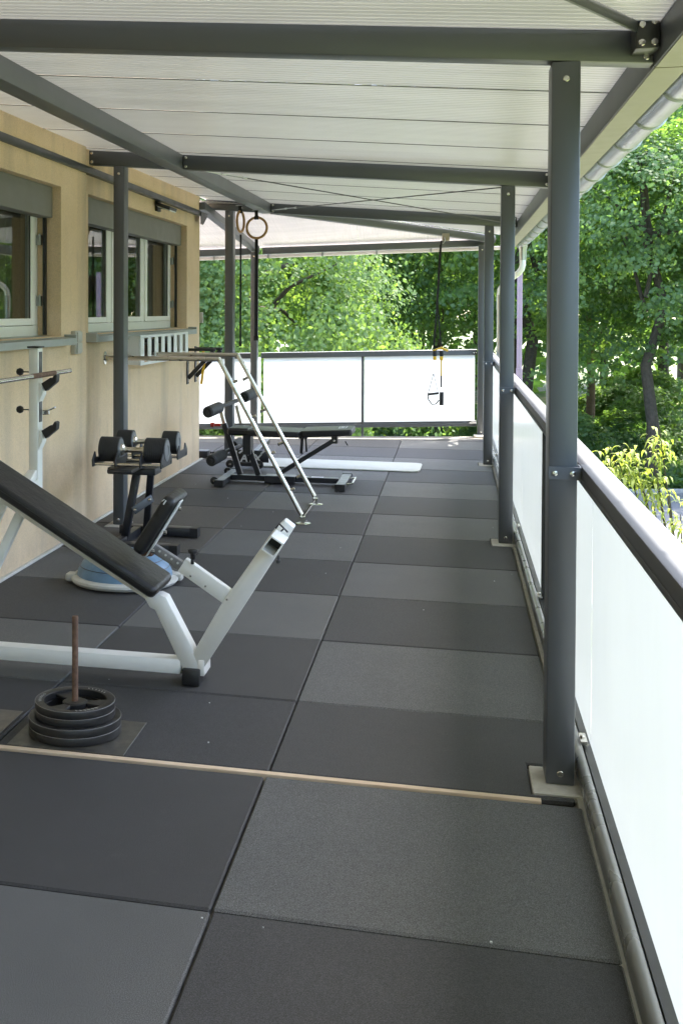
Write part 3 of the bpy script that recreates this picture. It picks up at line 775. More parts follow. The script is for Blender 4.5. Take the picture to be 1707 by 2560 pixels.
def tree(k, x, y, s, label, rz=0, group=None, nm='maple_tree', dz=0):
    t = thing(nm, label, 'tree', (x, y, GZ+dz)); t.scale = (s, s, s); t.rotation_euler = (0, 0, rz)
    if group: t['group'] = group
    for n_, me in (('trunk', kinds[k][1]), ('crown', kinds[k][0])):
        o = bpy.data.objects.new(n_, me); C.objects.link(o); o.parent = t
    return t
tree('bright', -5.0, 16.6, 1.03, 'dense bright yellow-green tree directly behind the left half of the far glass balustrade', .4, nm='lime_tree')
tree('bright', -11.5, 18.5, 1.1, 'bright leafy tree seen past the house corner at the left end of the far balustrade', 2.2, nm='lime_tree')
tree('maple', 3.1, 23.0, 1.0, 'broad maple with layered mid-green leaves behind the hanging black and yellow training straps', 1.0)
tree('maple', .0, 27.5, 1.05, 'darker maple filling the gap between the bright tree and the hanging straps', 2.5)
tree('maple', 6.6, 20.8, .84, 'maple with layered green sprays right of the nearest canopy post', 4.1)
tree('maple', 9.8, 22.6, 1.0, 'large maple hanging over the street at the right edge of the photo', .3)
tree('maple2', 6.15, 28.4, .95, 'slim leaning tree with a reddish brown trunk right of the nearest post', 5.2, dz=.2)
def where(x, y):
    v = Vector((x, y*YS, 0)) - Vector((cam.matrix_world.translation.x, cam.matrix_world.translation.y, 0)); d = v.dot(fl)
    return (379.4 + 2943.9*v.dot(rt)/d) if d > 1 else -1e4
MARKS = [(497, None), (565, 'seen past the house corner'), (640, 'seen between the two far left posts'), (760, 'rising above the black roller bench'), (912, 'above the left far glass panel'), (1080, 'just left of the hanging yellow and black straps'),
         (1195, 'just right of the hanging yellow and black straps'), (1250, 'seen between the two far right posts'), (1345, 'seen between the lilac pole and the nearest post'), (1440, 'directly right of the nearest post'), (1530, 'left of the fruit tree shoots'), (1620, 'above the fruit tree shoots'), (1707, 'at the right edge of the photo')]
def relabel(objs, noun, hidden):
    bins = {}
    for o in objs:
        x = where(o.location.x, o.location.y); mk = next((m_ for lim, m_ in MARKS if x < lim), None) if x > 0 else None
        if mk: bins.setdefault(mk, []).append(o)
        elif o.type == 'MESH': bpy.data.objects.remove(o)          # nothing of it in the photo
        else: o['label'] = hidden
    for mk, L in bins.items():
        L.sort(key=lambda o: o.location.y)
        for i, o in enumerate(L):
            o['label'] = ('%s %s' % (noun, mk)) if len(L) == 1 else '%s %s %s' % (['nearest', 'second', 'third', 'fourth', 'fifth', 'sixth', 'seventh', 'eighth'][min(i, 7)] if i < len(L)-1 or i == 0 else 'farthest', noun, mk)
BACK = []
back = 'dark woodland trees standing behind the front row of maples'
BL = 'tall dark woodland tree standing deep behind the front row of maples'
for i, (k, x, y, s) in enumerate([('tall', 11.2, 37.2, 1), ('tall', 8.6, 38.5, .8), ('tall', 7.6, 47, 1.2), ('tall', 16, 50, 1.2), ('tall', 3.4, 33, 1), ('tall', -2.2, 31, 1), ('tall', -7.5, 30, 1), ('tall', 15.5, 33, 1.05),
        ('tall', 2, 43, 1.15), ('tall', -5, 41, 1.2), ('tall', 24, 40, 1.1), ('maple', 19.5, 29, 1.1),
        ('maple', 17.5, 20.5, 1.05), ('maple2', 3.5, 37, 1.0), ('maple2', -1, 37, 1.05), ('maple', -9.5, 26, 1.1), ('maple', -17, 24, 1.1), ('maple', -3.5, 24, .9), ('maple', 27, 20, 1.1), ('maple2', 12.6, 30, 1.0)]):
    BACK.append(1); BACK[-1] = tree(k, x, y, s, BL, rz=i*1.7, group=back, dz=min(1.4, max(0, (y-.17*x-19.5)*.02)))
for i, (x, y) in enumerate([(26, -14), (27, -2), (28, 8)]):
    BACK.append(1); BACK[-1] = tree('tall' if i % 2 else 'maple', x, y, 1.05, BL, rz=i*2.1, group=back)
relabel(BACK, 'dark woodland tree', 'dark woodland tree outside the edge of the photo')
# far-off wood that reads as one mass
fm, _ = leaf_mesh('far_wood', 'under_leaf', sprays=900, nl=60, leaf=.75, rad=70, hh=90, cz=4, spray_r=4.2, spray_t=.3, droop=.1, seed=31, core=.93, flat=.06)
fw_ = bpy.data.objects.new('far_wood', fm); C.objects.link(fw_); fw_.location = (5, 15, GZ+4); fw_['kind'] = 'stuff'; tag(fw_, 'far wood closing the view behind the trees', 'woodland')
bm_, _ = leaf_mesh('foliage', 'under_leaf', sprays=46, nl=120, leaf=.13, rad=1.5, hh=.85, cz=.75, spray_r=.62, spray_t=.2, droop=.2, seed=41, core=.3)
bm2_, _ = leaf_mesh('foliage', 'maple_leaf', sprays=40, nl=120, leaf=.12, rad=1.3, hh=1.3, cz=1.2, spray_r=.6, spray_t=.15, droop=.3, seed=43, core=.3)
bm3_, _ = leaf_mesh('foliage', 'bright_leaf', sprays=40, nl=110, leaf=.13, rad=1.5, hh=1.1, cz=.9, spray_r=.62, spray_t=.2, droop=.2, seed=47, core=.3)
SHR = []
for i in range(44):
    x = random.uniform(-9, 22); d = 19.6 + abs(random.gauss(0, 3.2)) + .8
    if i < 14: x = 4.6+i*.62; d = random.uniform(20.2, 23.5)
    y = d+.17*x; t = tag(bpy.data.objects.new('shrub', bm_ if i % 3 else bm2_), 'low dark green woodland shrub growing between the street and the tree trunks', 'shrub', 'undergrowth shrubs along the street')
    C.objects.link(t); t.location = (x, y, GZ+.02); t.rotation_euler = (0, 0, i*1.3); k = random.uniform(.6, .95); t.scale = (k, k, k*random.uniform(.8, 1.1)); SHR.append(t)
for i in range(14):
    x = 7.5+i*.95+random.uniform(-.4, .4); y = 27.5+random.uniform(0, 9)+.17*x
    t = tag(bpy.data.objects.new('shrub', bm3_), 'x', 'shrub', 'undergrowth shrubs along the street'); C.objects.link(t); t.location = (x, y, GZ+.25); t.rotation_euler = (0, 0, i*2.3); k = random.uniform(.7, 1.2); t.scale = (k, k, k); SHR.append(t)
relabel(SHR, 'low green shrub', 'low green shrub outside the edge of the photo')
g = np.random.default_rng(50); n = 26000
x = g.uniform(-6, 22, n); d = 18.7+g.random(n)**1.6*16; y = d+.17*x
p = np.stack([x, y, GZ+.03+np.minimum(1.6, np.maximum(0, (d-19.5)*.02))+g.random(n)*.28], 1)
nr = g.normal(size=(n, 3))*.6+np.array([0, 0, .7]); nr /= np.linalg.norm(nr, axis=1)[:, None]
t = np.cross(nr, g.normal(size=(n, 3))); t /= np.linalg.norm(t, axis=1)[:, None]; bt = np.cross(nr, t); L = (.10+.09*g.random(n))[:, None]
v = np.stack([p-t*L, p+bt*L*.5, p+t*L, p-bt*L*.5], 1).reshape(-1, 3)
me = bpy.data.meshes.new('ground_cover'); me.vertices.add(n*4); me.vertices.foreach_set('co', v.ravel()); me.loops.add(n*4); me.loops.foreach_set('vertex_index', np.arange(n*4, dtype=np.int32))
me.polygons.add(n); me.polygons.foreach_set('loop_start', np.arange(0, n*4, 4, dtype=np.int32)); at = me.attributes.new('tone', 'FLOAT', 'FACE'); at.data.foreach_set('value', g.random(n).astype(np.float32))
me.update(); me.validate(); me.materials.append(M['under_leaf']); gc = bpy.data.objects.new('ground_cover', me); C.objects.link(gc); gc['kind'] = 'stuff'; tag(gc, 'leafy ground cover under the trees beside the street', 'ground cover')

# young fruit tree whose yellow-green shoots reach the handrail
ft = thing('fruit_tree', 'young tree with drooping yellow-green leaves rising just outside the handrail', 'tree', (2.9, 5.2, GZ))
tips = [((2.10, 4.6, .43), .8), ((2.20, 4.55, .44), .9), ((2.30, 4.6, .42), .8), ((2.54, 4.6, .63), .9), ((2.47, 4.62, .46), .8), ((2.37, 4.6, .20), .75), ((2.52, 4.58, .18), .6), ((2.63, 4.6, .03), .35), ((2.50, 4.6, -.12), .35), ((2.73, 4.6, -.18), .6), ((2.70, 4.6, -.40), .6), ((2.19, 4.6, .27), .7), ((2.9, 4.5, -.9), .8)]
b = B(); b.tube([(2.9, 5.2, GZ-.2), (2.88, 5.1, -2.2), (2.85, 4.95, -1.3)], [.05, .042, .034], 8)
for (tp, s) in tips:
    tp = Vector(tp); st_ = Vector((2.87, 5.0, -1.6)); mid = st_.lerp(tp, .55)+Vector((.05, .05, -.1)); b.tube([st_, mid, tp+Vector((0, 0, .02))], [.02, .011, .004], 6)
b.make('trunk', 'bark_dark', ft)
g = random.Random(9); bb = bmesh.new(); tl = bb.faces.layers.float.new('tone')
def fleaf(p, az, L, w_, dr, tone):
    """one long leaf, folded along its rib, arching over and hanging"""
    dx, dy = math.cos(az), math.sin(az); prev = None; n = 5
    for i in range(n+1):
        u = i/n; c = Vector((p.x+dx*L*(u-.25*u*u), p.y+dy*L*(u-.25*u*u), p.z+L*(.35*u-dr*u*u))); ww = w_*math.sin(math.pi*min(1, u*.93+.05))*.5
        row = [bb.verts.new(c+Vector((-dy*ww, dx*ww, ww*.35))), bb.verts.new(c), bb.verts.new(c+Vector((dy*ww, -dx*ww, ww*.35)))]
        if prev:
            for k in (0, 1):
                f = bb.faces.new([prev[k], prev[k+1], row[k+1], row[k]]); f[tl] = tone; f.smooth = True
        prev = row
for (tp, s) in tips:
    tp = Vector(tp); ax = (tp-Vector((2.87, 5.0, -1.6))).normalized()
    for i in range(int(56*s)):
        u = g.random(); base = tp - ax*u*.42*s + Vector((g.gauss(0, .065), g.gauss(0, .065), g.gauss(0, .035)))
        fleaf(base, g.random()*6.28, g.uniform(.05, .13), g.uniform(.016, .034), g.uniform(.7, 1.25), min(1, max(0, g.gauss(.6-.3*u, .2))))
me = bpy.data.meshes.new('foliage'); bb.to_mesh(me); bb.free(); me.materials.append(M['fruit_leaf'])
o = bpy.data.objects.new('foliage', me); C.objects.link(o); o.parent = ft; o.location = -org(ft)

# ------------------------------------------------------------------ white incline bench with uprights
bench = thing('incline_press_bench', 'white steel incline bench with long black padded back and short seat pad', 'weight bench', (-.9, .7, 0))
y0, y1 = .655, .705; WS = 'white_steel'
def ws_(b, nm, bev=.006, mat=WS, **k): return b.make(nm, mat, bench, bevel=bev, seg=2, **k)
ws_(B().box(-2.4, -.552, y0, y1, .045, .113), 'base_tube')
ws_(B().prism([(-.735, .395), (-.700, .340), (-.675, .330), (-.540, .062), (-.452, .062), (-.497, .170), (-.622, .392), (-.655, .405)], y0+.001, y1-.001), 'front_leg')
ws_(B().beam((-.685, .68, .372), (-2.10, .68, 1.185), .048, .040), 'spine_tube')
ws_(B().prism([(-.512, .115), (-.448, .072), (-.135, .566), (-.038, .722), (-.028, .738), (-.073, .770), (-.118, .728), (-.365, .372)], y0+.0015, y1-.0015), 'upright_arm')
ws_(B().beam((-.553, .68, .541), (-.315, .68, .392), .046, .074), 'seat_sleeve')
it = B().beam((-.715, .68, .622), (-.535, .68, .522), .036, .042); itb = it.make('seat_slider', 'wear_glint_grey', bench, bevel=.003)
for i in range(4):
    t = i/4; p = Vector((-.655+.115*t, .6615, .600-.066*t)); B().lathe(p, [(.0055, 0), (.0055, -.001)], 10, 'Y').make('hole', 'dull_white', itb)
B().box(-.742, -.690, .655, .705, .575, .640).make('seat_bracket', 'rust', bench, bevel=.004)
B().lathe((-.50, .665, .548), [(.008, 0), (.008, .024)], 12).lathe((-.498, .665, .572), [(.012, 0), (.013, .022), (.022, .030), (.024, .044), (.014, .048)], 16).make('knob', 'black_plastic', bench, bevel=.002)
so = B(); cxs = [(-.108, .728), (-.052, .694), (-.098, .632), (-.154, .666)]
cc = Vector((-.103, 0, .680)); ins = [(cc.x+(x-cc.x)*.84, cc.z+(z-cc.z)*.84) for x, z in cxs]
bq = so.b
for yy0, yy1 in ((.56, .7),):
    O0 = [bq.verts.new((x, yy0, z)) for x, z in cxs]; O1 = [bq.verts.new((x, .654, z)) for x, z in cxs]
    I0 = [bq.verts.new((x, yy0, z)) for x, z in ins]; I1 = [bq.verts.new((x, .652, z)) for x, z in ins]
    for i in range(4):
        j = (i+1) % 4
        bq.faces.new([O0[i], O0[j], O1[j], O1[i]]); bq.faces.new([I0[i], I1[i], I1[j], I0[j]]); bq.faces.new([O0[i], I0[i], I0[j], O0[j]])
    bq.faces.new(I1).material_index = 1  # end face coloured black to paint the shade inside the open tube
sk_ = so.make('roller_socket', [WS, 'black_plastic'], bench, ang=30)
B().tube([(-.075, .61, .735), (-.060, .60, .75), (-.045, .60, .735), (-.085, .615, .765), (-.10, .61, .745)], .004, 6).make('wire_tie', 'black_plastic', bench)
B().lathe((-.085, .60, .632), [(.004, 0), (.004, -.02), (.011, -.021), (.011, -.035)], 10).make('bolt', 'black_steel', bench)
for x, z in ((-.505, .497), (-.435, .455), (-.335, .40)): B().lathe((x, y0, z), [(.0055, 0), (.004, -.002)], 10, 'Y').make('bolt', 'chrome', bench)
B().box(-.542, -.458, .640, .745, .003, .078).make('rubber_foot', 'black_plastic', bench, bevel=.006)
B().box(-.470, -.440, .655, .745, .045, .118).make('foot_plate', WS, bench, bevel=.003)
# padded back: rounded slab following the spine, and the short seat pad
def slabpad(p, q, th, ya, yb_, nm, rr=.022, endr=.03):
    p, q = Vector((p[0], 0, p[1]*ZS)), Vector((q[0], 0, q[1]*ZS)); ya *= YS; yb_ *= YS; d = (q-p); L = d.length; d.normalize(); nrm = Vector((d.z, 0, -d.x))
    if nrm.z < 0: nrm = -nrm
    b = B(); v = []
    n = 14; o = []
    b2 = bmesh.new(); bmesh.ops.create_cube(b2, size=1)
    for vv in b2.verts: vv.co = Vector((vv.co.x*L, vv.co.y*(yb_-ya), vv.co.z*th))
    bmesh.ops.bevel(b2, geom=[e for e in b2.edges if abs((e.verts[0].co-e.verts[1].co).normalized().z) > .9], offset=endr, segments=5, profile=.5, affect='EDGES')
    bmesh.ops.bevel(b2, geom=[e for e in b2.edges if len(e.link_faces) == 2 and e.calc_face_angle(0) > R(60) and abs((e.verts[0].co-e.verts[1].co).z) < 1e-5], offset=rr, segments=5, profile=.5, affect='EDGES')
    mid = (p+q)/2 + nrm*th/2
    for vv in b2.verts: vv.co = inv(mid + d*vv.co.x + Vector((0, vv.co.y+(ya+yb_)/2, 0)) + nrm*vv.co.z)
    b.b.free(); b.b = b2; b.round = True; return b.make(nm, 'vinyl', bench, ang=60)
bp0 = slabpad((-.663, .402), (-2.05, 1.205), .056, .588, .790, 'back_pad')
B().beam((-.72, .69, .431), (-2.0, .69, 1.172), .14, .008).make('backing_board', 'black_plastic', bench)
B().tube([(-.665, .5875, .442), (-1.0, .5865, .636), (-1.5, .5865, .926), (-2.03, .5875, 1.233)], .0022, 6).make('piping', 'vinyl', bp0)
sp0 = slabpad((-.716, .588), (-.553, .845), .062, .600, .775, 'seat_pad', endr=.028)
tear = B().beam((-.600, .5995, .850), (-.612, .5995, .832), .003, .006).beam((-.607, .5993, .855), (-.619, .5993, .846), .003, .004).split('tear', 'paper', sp0)
B().beam((-.711, .66, .581), (-.551, .66, .836), .075, .006, up_=(1, 0, -.6)).make('seat_plate', 'dull_white', bench, bevel=.002)
for t in (.1, .45, .88):
    p = Vector((-.700, .64, .580)).lerp(Vector((-.538, .64, .834)), t); B().lathe(p, [(.010, 0), (.010, .014)], 8, 'X').make('bolt', 'chrome', bench)
# props under the back, rear base and two uprights carrying the bar
ws_(B().beam((-1.355, .68, .735), (-1.68, .68, .08), .048, .046, up_=(1, 0, 0)), 'prop_tube')
ws_(B().beam((-1.455, .72, .79), (-1.80, .72, .08), .03, .04, up_=(1, 0, 0)), 'prop_tube')
ws_(B().beam((-1.606, .05, .745), (-1.606, 1.25, .745), .05, .05), 'rear_cross_tube')
for yy in (1.20, .05):
    uq = ws_(B().box(-1.634, -1.578, yy, yy+.05, .70, 1.492), 'upright')
    B().box(-1.640, -1.572, yy-.004, yy+.054, 1.492, 1.500).make('end_cap', 'black_plastic', uq)
    for za in (1.245, .985):
        gs = B().prism([(-1.578, za+.06), (-1.560, za+.05), (-1.553, za-.005), (-1.578, za-.055)], yy+.004, yy+.046); gs.make('gusset', WS, uq, bevel=.003, seg=1)
        hk = B().prism([(-1.566, za+.052), (-1.510, za+.086), (-1.500, za+.082), (-1.486, za+.108), (-1.472, za+.100), (-1.476, za+.062), (-1.540, za+.010)], yy+.008, yy+.042)
        hk.make('bar_hook', 'black_plastic', uq, bevel=.003, seg=1)
    for za, zb_ in ((1.345, 1.47), (1.085, 1.20)): B().box(-1.5775, -1.5745, yy+.010, yy+.036, za, zb_).make('slot_plate', 'black_steel', uq)
    for zz in (1.358, 1.150):
        B().tube([(-1.634, yy+.025, zz), (-1.682, yy+.025, zz)], .0035, 8).lathe((-1.700, yy+.025, zz), [(.004, -.022), (.016, -.016), (.0225, 0), (.016, .016), (.005, .0215)], 18, 'X').make('ball_knob', 'black_plastic', uq)
ws_(B().beam((-1.60, 1.18, .805), (-1.40, .80, .845), .05, .05), 'cross_tube')
lb = B().beam((-1.455, .865, .842), (-1.405, .765, .852), .0535, .034)
lab = lb.make('warning_label', 'yellow', bench)
for i in range(3): 
    B().beam((-1.447, .845, .832+.009*i), (-1.412, .775, .839+.009*i), .0545, .0022).make('label_line', 'black_plastic', lab)
B().tube([(-1.60, 1.255, 1.13), (-1.545, 1.255, 1.135)], .014, 10).tube([(-1.56, 1.255, 1.14), (-1.50, 1.24, 1.165)], .005, 8).make('pin', 'chrome', bench)
bar = thing('barbell', 'bare steel barbell resting in the upper black hooks of the white uprights', 'barbell', (-1.50, .5, 1.35))
B().tube([(-1.492, -.55, 1.355), (-1.492, 1.385, 1.355)], .0135, 14).make('bar', 'chrome', bar)
B().tube([(-1.492, 1.0, 1.355), (-1.492, 1.22, 1.355)], .0142, 14).make('rusty_section', 'rust', bar)

# ------------------------------------------------------------------ loading pin with four plates
for poly, mt, lb_ in (([(-1.050, .102), (-.568, .102), (-.572, .331), (-1.052, .331)], 'worn_sheet', 'thin dark worn steel sheet under the stack of weight plates'),
                      ([(-1.75, .102), (-1.122, .102), (-1.122, .331), (-1.75, .331)], 'oiled_board', 'thin brownish sheet lying left of the stack of weight plates')):
    tag(B().prism(poly, .0018, .0055, axis='Z').make('floor_sheet', mt, bevel=.001, seg=1), lb_, 'floor sheet')
PCX, PCY = -.832, .228
pin = thing('loading_pin', 'rusty upright steel rod on a flat base holding the stacked weight plates', 'loading pin', (PCX, PCY, .005))
B().lathe((PCX, PCY, .006), [(.06, 0), (.06, .006), (.02, .008)], 20).make('base', 'black_steel', pin)
B().lathe((PCX, PCY, .012), [(.0128, 0), (.0128, .455), (.0135, .462), (.0125, .468), (.009, .469)], 18).make('rod', 'rust', pin)
def plate(zc, r, th, rz, label, spoke=3):
    t = thing('weight_plate', label, 'weight plate', (PCX, PCY, zc), 'plates stacked on the loading pin')
    b = B(); n = 72; h = th/2
    grip = lambda a: any(abs(((a-c+math.pi) % (2*math.pi))-math.pi) < .36 for c in (rz, rz+2.094, rz+4.189))
    prof = [(r-.036, h*.92), (r-.030, h), (r-.002, h), (r, h*.90), (r, -h*.90), (r-.002, -h), (r-.030, -h), (r-.036, -h*.92)]
    rings = []
    for q, z in prof:
        ring = []
        for k in range(n):
            a = 2*math.pi*k/n; rr = q; zz = z
            ring.append(b.b.verts.new((PCX+rr*math.cos(a), PCY+rr*math.sin(a)/YS, zc+zz)))
        rings.append(ring)
    rings.append(rings[0])
    for A, Q in zip(rings, rings[1:]):
        for k in range(n): b.b.faces.new([A[k], A[(k+1) % n], Q[(k+1) % n], Q[k]])
    b.make('rim', 'cast_iron', t, bevel=.0012, seg=1, ang=22)
    web = B(); ri, ro = .052, r-.035                                   # three grip windows between the spokes
    wb = web.b
    for c in range(3):
        a0 = rz + 2.094*c; half = .34; vs_ = []
        arc = [a0-half+2*half*i/10 for i in range(11)]
        for z in (h*.35, -h*.6):
            o_ = [wb.verts.new((PCX+ro*math.cos(a), PCY+ro*math.sin(a)/YS, zc+z)) for a in arc]; i_ = [wb.verts.new((PCX+ri*.9*math.cos(a), PCY+ri*.9*math.sin(a)/YS, zc+z)) for a in arc]; vs_.append((o_, i_))
        for i in range(10):
            wb.faces.new([vs_[0][0][i], vs_[0][0][i+1], vs_[0][1][i+1], vs_[0][1][i]]); wb.faces.new([vs_[1][0][i+1], vs_[1][0][i], vs_[1][1][i], vs_[1][1][i+1]])
        for e in (0, 10): wb.faces.new([vs_[0][0][e], vs_[1][0][e], vs_[1][1][e], vs_[0][1][e]])
    web.split('spoke', 'cast_iron', t, bevel=.002, seg=1)
    hb = B(); prh = [(.0145, -h), (.052, -h), (.052, h*.35), (.044, h*.6), (.0145, h*.6)]; rs = []
    for q, z in prh+[prh[0]]: rs.append([hb.b.verts.new((PCX+q*math.cos(2*math.pi*k/28), PCY+q*math.sin(2*math.pi*k/28)/YS, zc+z)) for k in range(28)])
    for A, Q in zip(rs, rs[1:]):
        for k in range(28): hb.b.faces.new([A[k], A[(k+1) % 28], Q[(k+1) % 28], Q[k]])
    bmesh.ops.remove_doubles(hb.b, verts=hb.b.verts, dist=1e-6)
    hb.make('hub', 'cast_iron', t, ang=25)
    for z_ in (h-.0006,):
        B().tube([(PCX+(r-.0012)*math.cos(a), PCY+(r-.0012)*math.sin(a)/YS, zc+z_) for a in np.linspace(0, 2*math.pi, 72, endpoint=False)], .0013, 5, closed=True).make('worn_rim_highlight', 'wear_glint_grey', t)  # pale ring: worn edge and the painted highlight along the rim
    if zc < .11: return t
    tk = B()                                                            # raised grip ticks on the rim face
    for c in (rz+1.047, rz+3.141, rz+5.236):
        for i in range(6):
            a = c-.30+.12*i; p = Vector((math.cos(a), math.sin(a)/YS, 0)); s_ = Vector((math.cos(a+.5), math.sin(a+.5)/YS, 0))
            tk.beam(Vector((PCX, PCY, zc+h*.985))+p*(r-.021)-s_*.0065, Vector((PCX, PCY, zc+h*.985))+p*(r-.021)+s_*.0065, .0026, .0022)
    tk.make('grip_ticks', 'dull_white', t, stuff=True)
    return t
plate(.0235, .190, .0325, .95, 'bottommost large black iron plate of the stack on the rusty rod')
plate(.0565, .190, .0325, .5, 'upper one of the two large black iron plates on the rusty rod')
plate(.0885, .165, .0305, 1.3, 'lower one of the two smaller black iron plates on the rusty rod')
plate(.1195, .165, .0305, .12, 'topmost black iron plate of the stack with open grips and rusty hub')

# ------------------------------------------------------------------ balance trainer
bo = thing('balance_trainer', 'blue rubber half ball on a round off-white base behind the white bench', 'balance trainer', (-1.36, 1.86, 0))
bc = (-1.360, 1.815, 0)
B().lathe(bc, [(.30, .004), (.334, .012), (.345, .028), (.341, .042), (.325, .052), (.27, .056)], 64).make('base_rim', 'dull_white', bo)
dm = B().lathe(bc, [(.305, .050), (.298, .085), (.272, .130), (.220, .168), (.15, .192), (.07, .204), (.01, .206)], 64).make('dome', 'blue_rubber', bo, ang=60)
for r_, z_ in ((.286, .108), (.246, .150), (.185, .182), (.10, .200)):
    B().tube([(bc[0]+r_*math.cos(a), bc[1]+r_*math.sin(a)/YS, z_+.001) for a in np.linspace(0, 2*math.pi, 48, endpoint=False)], .0022, 5, closed=True).make('groove_ring', 'black_steel', dm)
for a in (.25, 3.4):
    p = Vector(bc)+Vector((.335*math.cos(a), .335*math.sin(a)/YS, .032))
    B().box(p.x-.035, p.x+.035, p.y-.027, p.y+.027, .012, .058).make('grip', 'dull_white', bo, bevel=.01)

# ------------------------------------------------------------------ dumbbell stand and two adjustable dumbbells
sd_ = thing('dumbbell_stand', 'black steel stand carrying two adjustable dumbbells beside the left canopy post', 'dumbbell stand', (-1.6, 2.55, 0))
BS = 'black_steel'
B().box(-1.83, -1.215, 2.725, 2.785, .006, .072).make('foot_tube', BS, sd_, bevel=.004)
B().box(-1.93, -1.215, 2.315, 2.375, .006, .072).make('foot_tube', BS, sd_, bevel=.004)
B().box(-1.272, -1.212, 2.724, 2.786, .004, .074).make('end_cap', 'black_plastic', sd_); B().box(-1.272, -1.212, 2.314, 2.376, .004, .074).make('end_cap', 'black_plastic', sd_)
B().box(-1.715, -1.655, 2.376, 2.724, .008, .070).make('foot_tube', BS, sd_, bevel=.004)
B().beam((-1.685, 2.50, .020), (-1.590, 2.50, .518), .055, .055, up_=(1, 0, 0)).make('column', BS, sd_, bevel=.004)
B().beam((-1.60, 2.70, .070), (-1.515, 2.58, .518), .05, .05, up_=(1, 0, 0)).make('column', BS, sd_, bevel=.004)
br_ = B().beam((-1.603, 2.471, .255), (-1.478, 2.52, .345), .008, .058).make('link_plate', 'anthracite', sd_, bevel=.002)
for t in (.12, .88):
    p = Vector((-1.603, 2.464, .255)).lerp(Vector((-1.478, 2.513, .345)), t); inst(bolt_me, br_, p, 'bolt')
inst(bolt_me, sd_, (-1.665, 2.470, .055), 'bolt')
B().box(-1.785, -1.425, 2.44, 2.56, .524, .572).make('top_beam', BS, sd_, bevel=.004)
def cradle(yc, x0, x1, z, dd):
    b = B()
    for yy in (yc-.075, yc+.075): b.tube([(x0, yy, z), (x1, yy, z)], .011, 10)
    b.split('cradle_rod', 'chrome', sd_)
    q = B()
    for x in (x0, x0+.165, x1-.165, x1-.012): q.prism([(yc-.095, z-.018), (yc+.095, z-.018), (yc+.098, z+.03), (yc+.06, z+.085), (yc+.045, z+.04), (yc-.045, z+.04), (yc-.06, z+.085), (yc-.098, z+.03)], x, x+.012, axis='X')
    q.split('cradle_plate', 'black_plastic', sd_, bevel=.003, seg=1)
cradle(2.35, -1.81, -1.30, .632, 0); cradle(2.76, -1.87, -1.34, .612, 0)
B().box(-1.70, -1.52, 2.26, 2.84, .573, .598).make('top_plate', BS, sd_, bevel=.003)
def dumbbell(yc, xa, xb, xc_, xd, z, r, label):
    t = thing('adjustable_dumbbell', label, 'dumbbell', ((xa+xd)/2, yc, z))
    for x0, x1 in ((xa, xb), (xc_, xd)):
        n = 11; prof = [(r-.012, x0)]
        w_ = (x1-x0)/n
        for i in range(n): prof += [(r-.0018, x0+i*w_+.0004), (r, x0+i*w_+.002), (r, x0+(i+1)*w_-.002), (r-.0018, x0+(i+1)*w_-.0004)]
        prof.append((r-.012, x1)); 
        dr = B().lathe((0, yc, z), prof, 40, 'X').make('weight_drum', 'drum', t, ang=50)
        fx = x1
        B().lathe((0, yc, z), [(r-.012, fx), (r-.014, fx+.004), (r*.45, fx+.006), (r*.40, fx+.001)], 40, 'X').make('face_plate', 'drum_face', dr)
        B().lathe((0, yc, z), [(r*.35, x0-.006), (r-.016, x0-.004), (r-.013, x0)], 40, 'X').make('face_plate', 'black_plastic', dr)
    B().lathe((0, yc, z), [(.045, xb), (.040, xb+.02), (.024, xb+.03), (.018, xb+.045), (.019, (xb+xc_)/2), (.018, xc_-.045), (.024, xc_-.03), (.040, xc_-.02), (.045, xc_)], 24, 'X').make('handle', 'brushed_steel', t)
    return t
dumbbell(2.35, -1.785, -1.640, -1.450, -1.300, .722, .090, 'nearer adjustable dumbbell with ribbed black drums in the front cradle of the stand')
dumbbell(2.76, -1.850, -1.730, -1.490, -1.375, .705, .088, 'rear adjustable dumbbell nearest the house wall on the black stand')

# ------------------------------------------------------------------ steel wall bars
dip = thing('dip_bars', 'stainless dip bars running from the wall and sloping down to the floor', 'dip bars', (-1.2, 3.5, 0))
for yy, top, ft_ in ((3.215, -1.215, -.508), (3.80, -1.232, -.514)):
    z = 1.305
    B().tube([(XW2, yy, z), (top+.01, yy, z)], .019, 16).make('top_bar', 'brushed_steel', dip)
    B().tube([(top, yy, z+.012), (ft_-.015, yy, .075)], .0195, 16).make('sloping_bar', 'brushed_steel', dip)
    fw2 = B().lathe((0, yy, z), [(.055, XW2+.001), (.055, XW2+.007), (.024, XW2+.010), (.024, XW2+.03)], 24, 'X').make('wall_flange', 'chrome', dip)
    B().lathe((ft_, yy, 0), [(.062, .001), (.062, .008), (.03, .010)], 28).box(ft_-.016, ft_+.016, yy-.016, yy+.016, .009, .06).tube([(ft_-.02, yy-.026, .055), (ft_-.02, yy+.026, .055)], .010, 10).make('foot_flange', 'chrome', dip)
    s_ = -1 if yy < 3.5 else 1
    for i in range(4):
        t = [.155, .375, .60, .825][i]; p = Vector((top, yy, z)).lerp(Vector((ft_, yy, .03)), t)
        pg = B().tube([p+Vector((.008, 0, .012)), p+Vector((.052, 0, .028))] if s_ < 0 else [p-Vector((.008, 0, -.002)), p-Vector((.048, 0, .018))], .0115, 12).make('peg', 'brushed_steel', dip)
        if s_ > 0: B().tube([p-Vector((.047, 0, .0178)), p-Vector((.056, 0, .0208))], .0130, 12).make('rubber_end', 'black_plastic', pg)
B().beam((-.508, 3.24, .030), (-.514, 3.775, .030), .006, .045).make('floor_link', 'chrome', dip)
B().tube([(-2.08, 3.215, 1.305), (-2.08, 3.80, 1.305)], .012, 10).make('cross_bar', 'brushed_steel', dip)

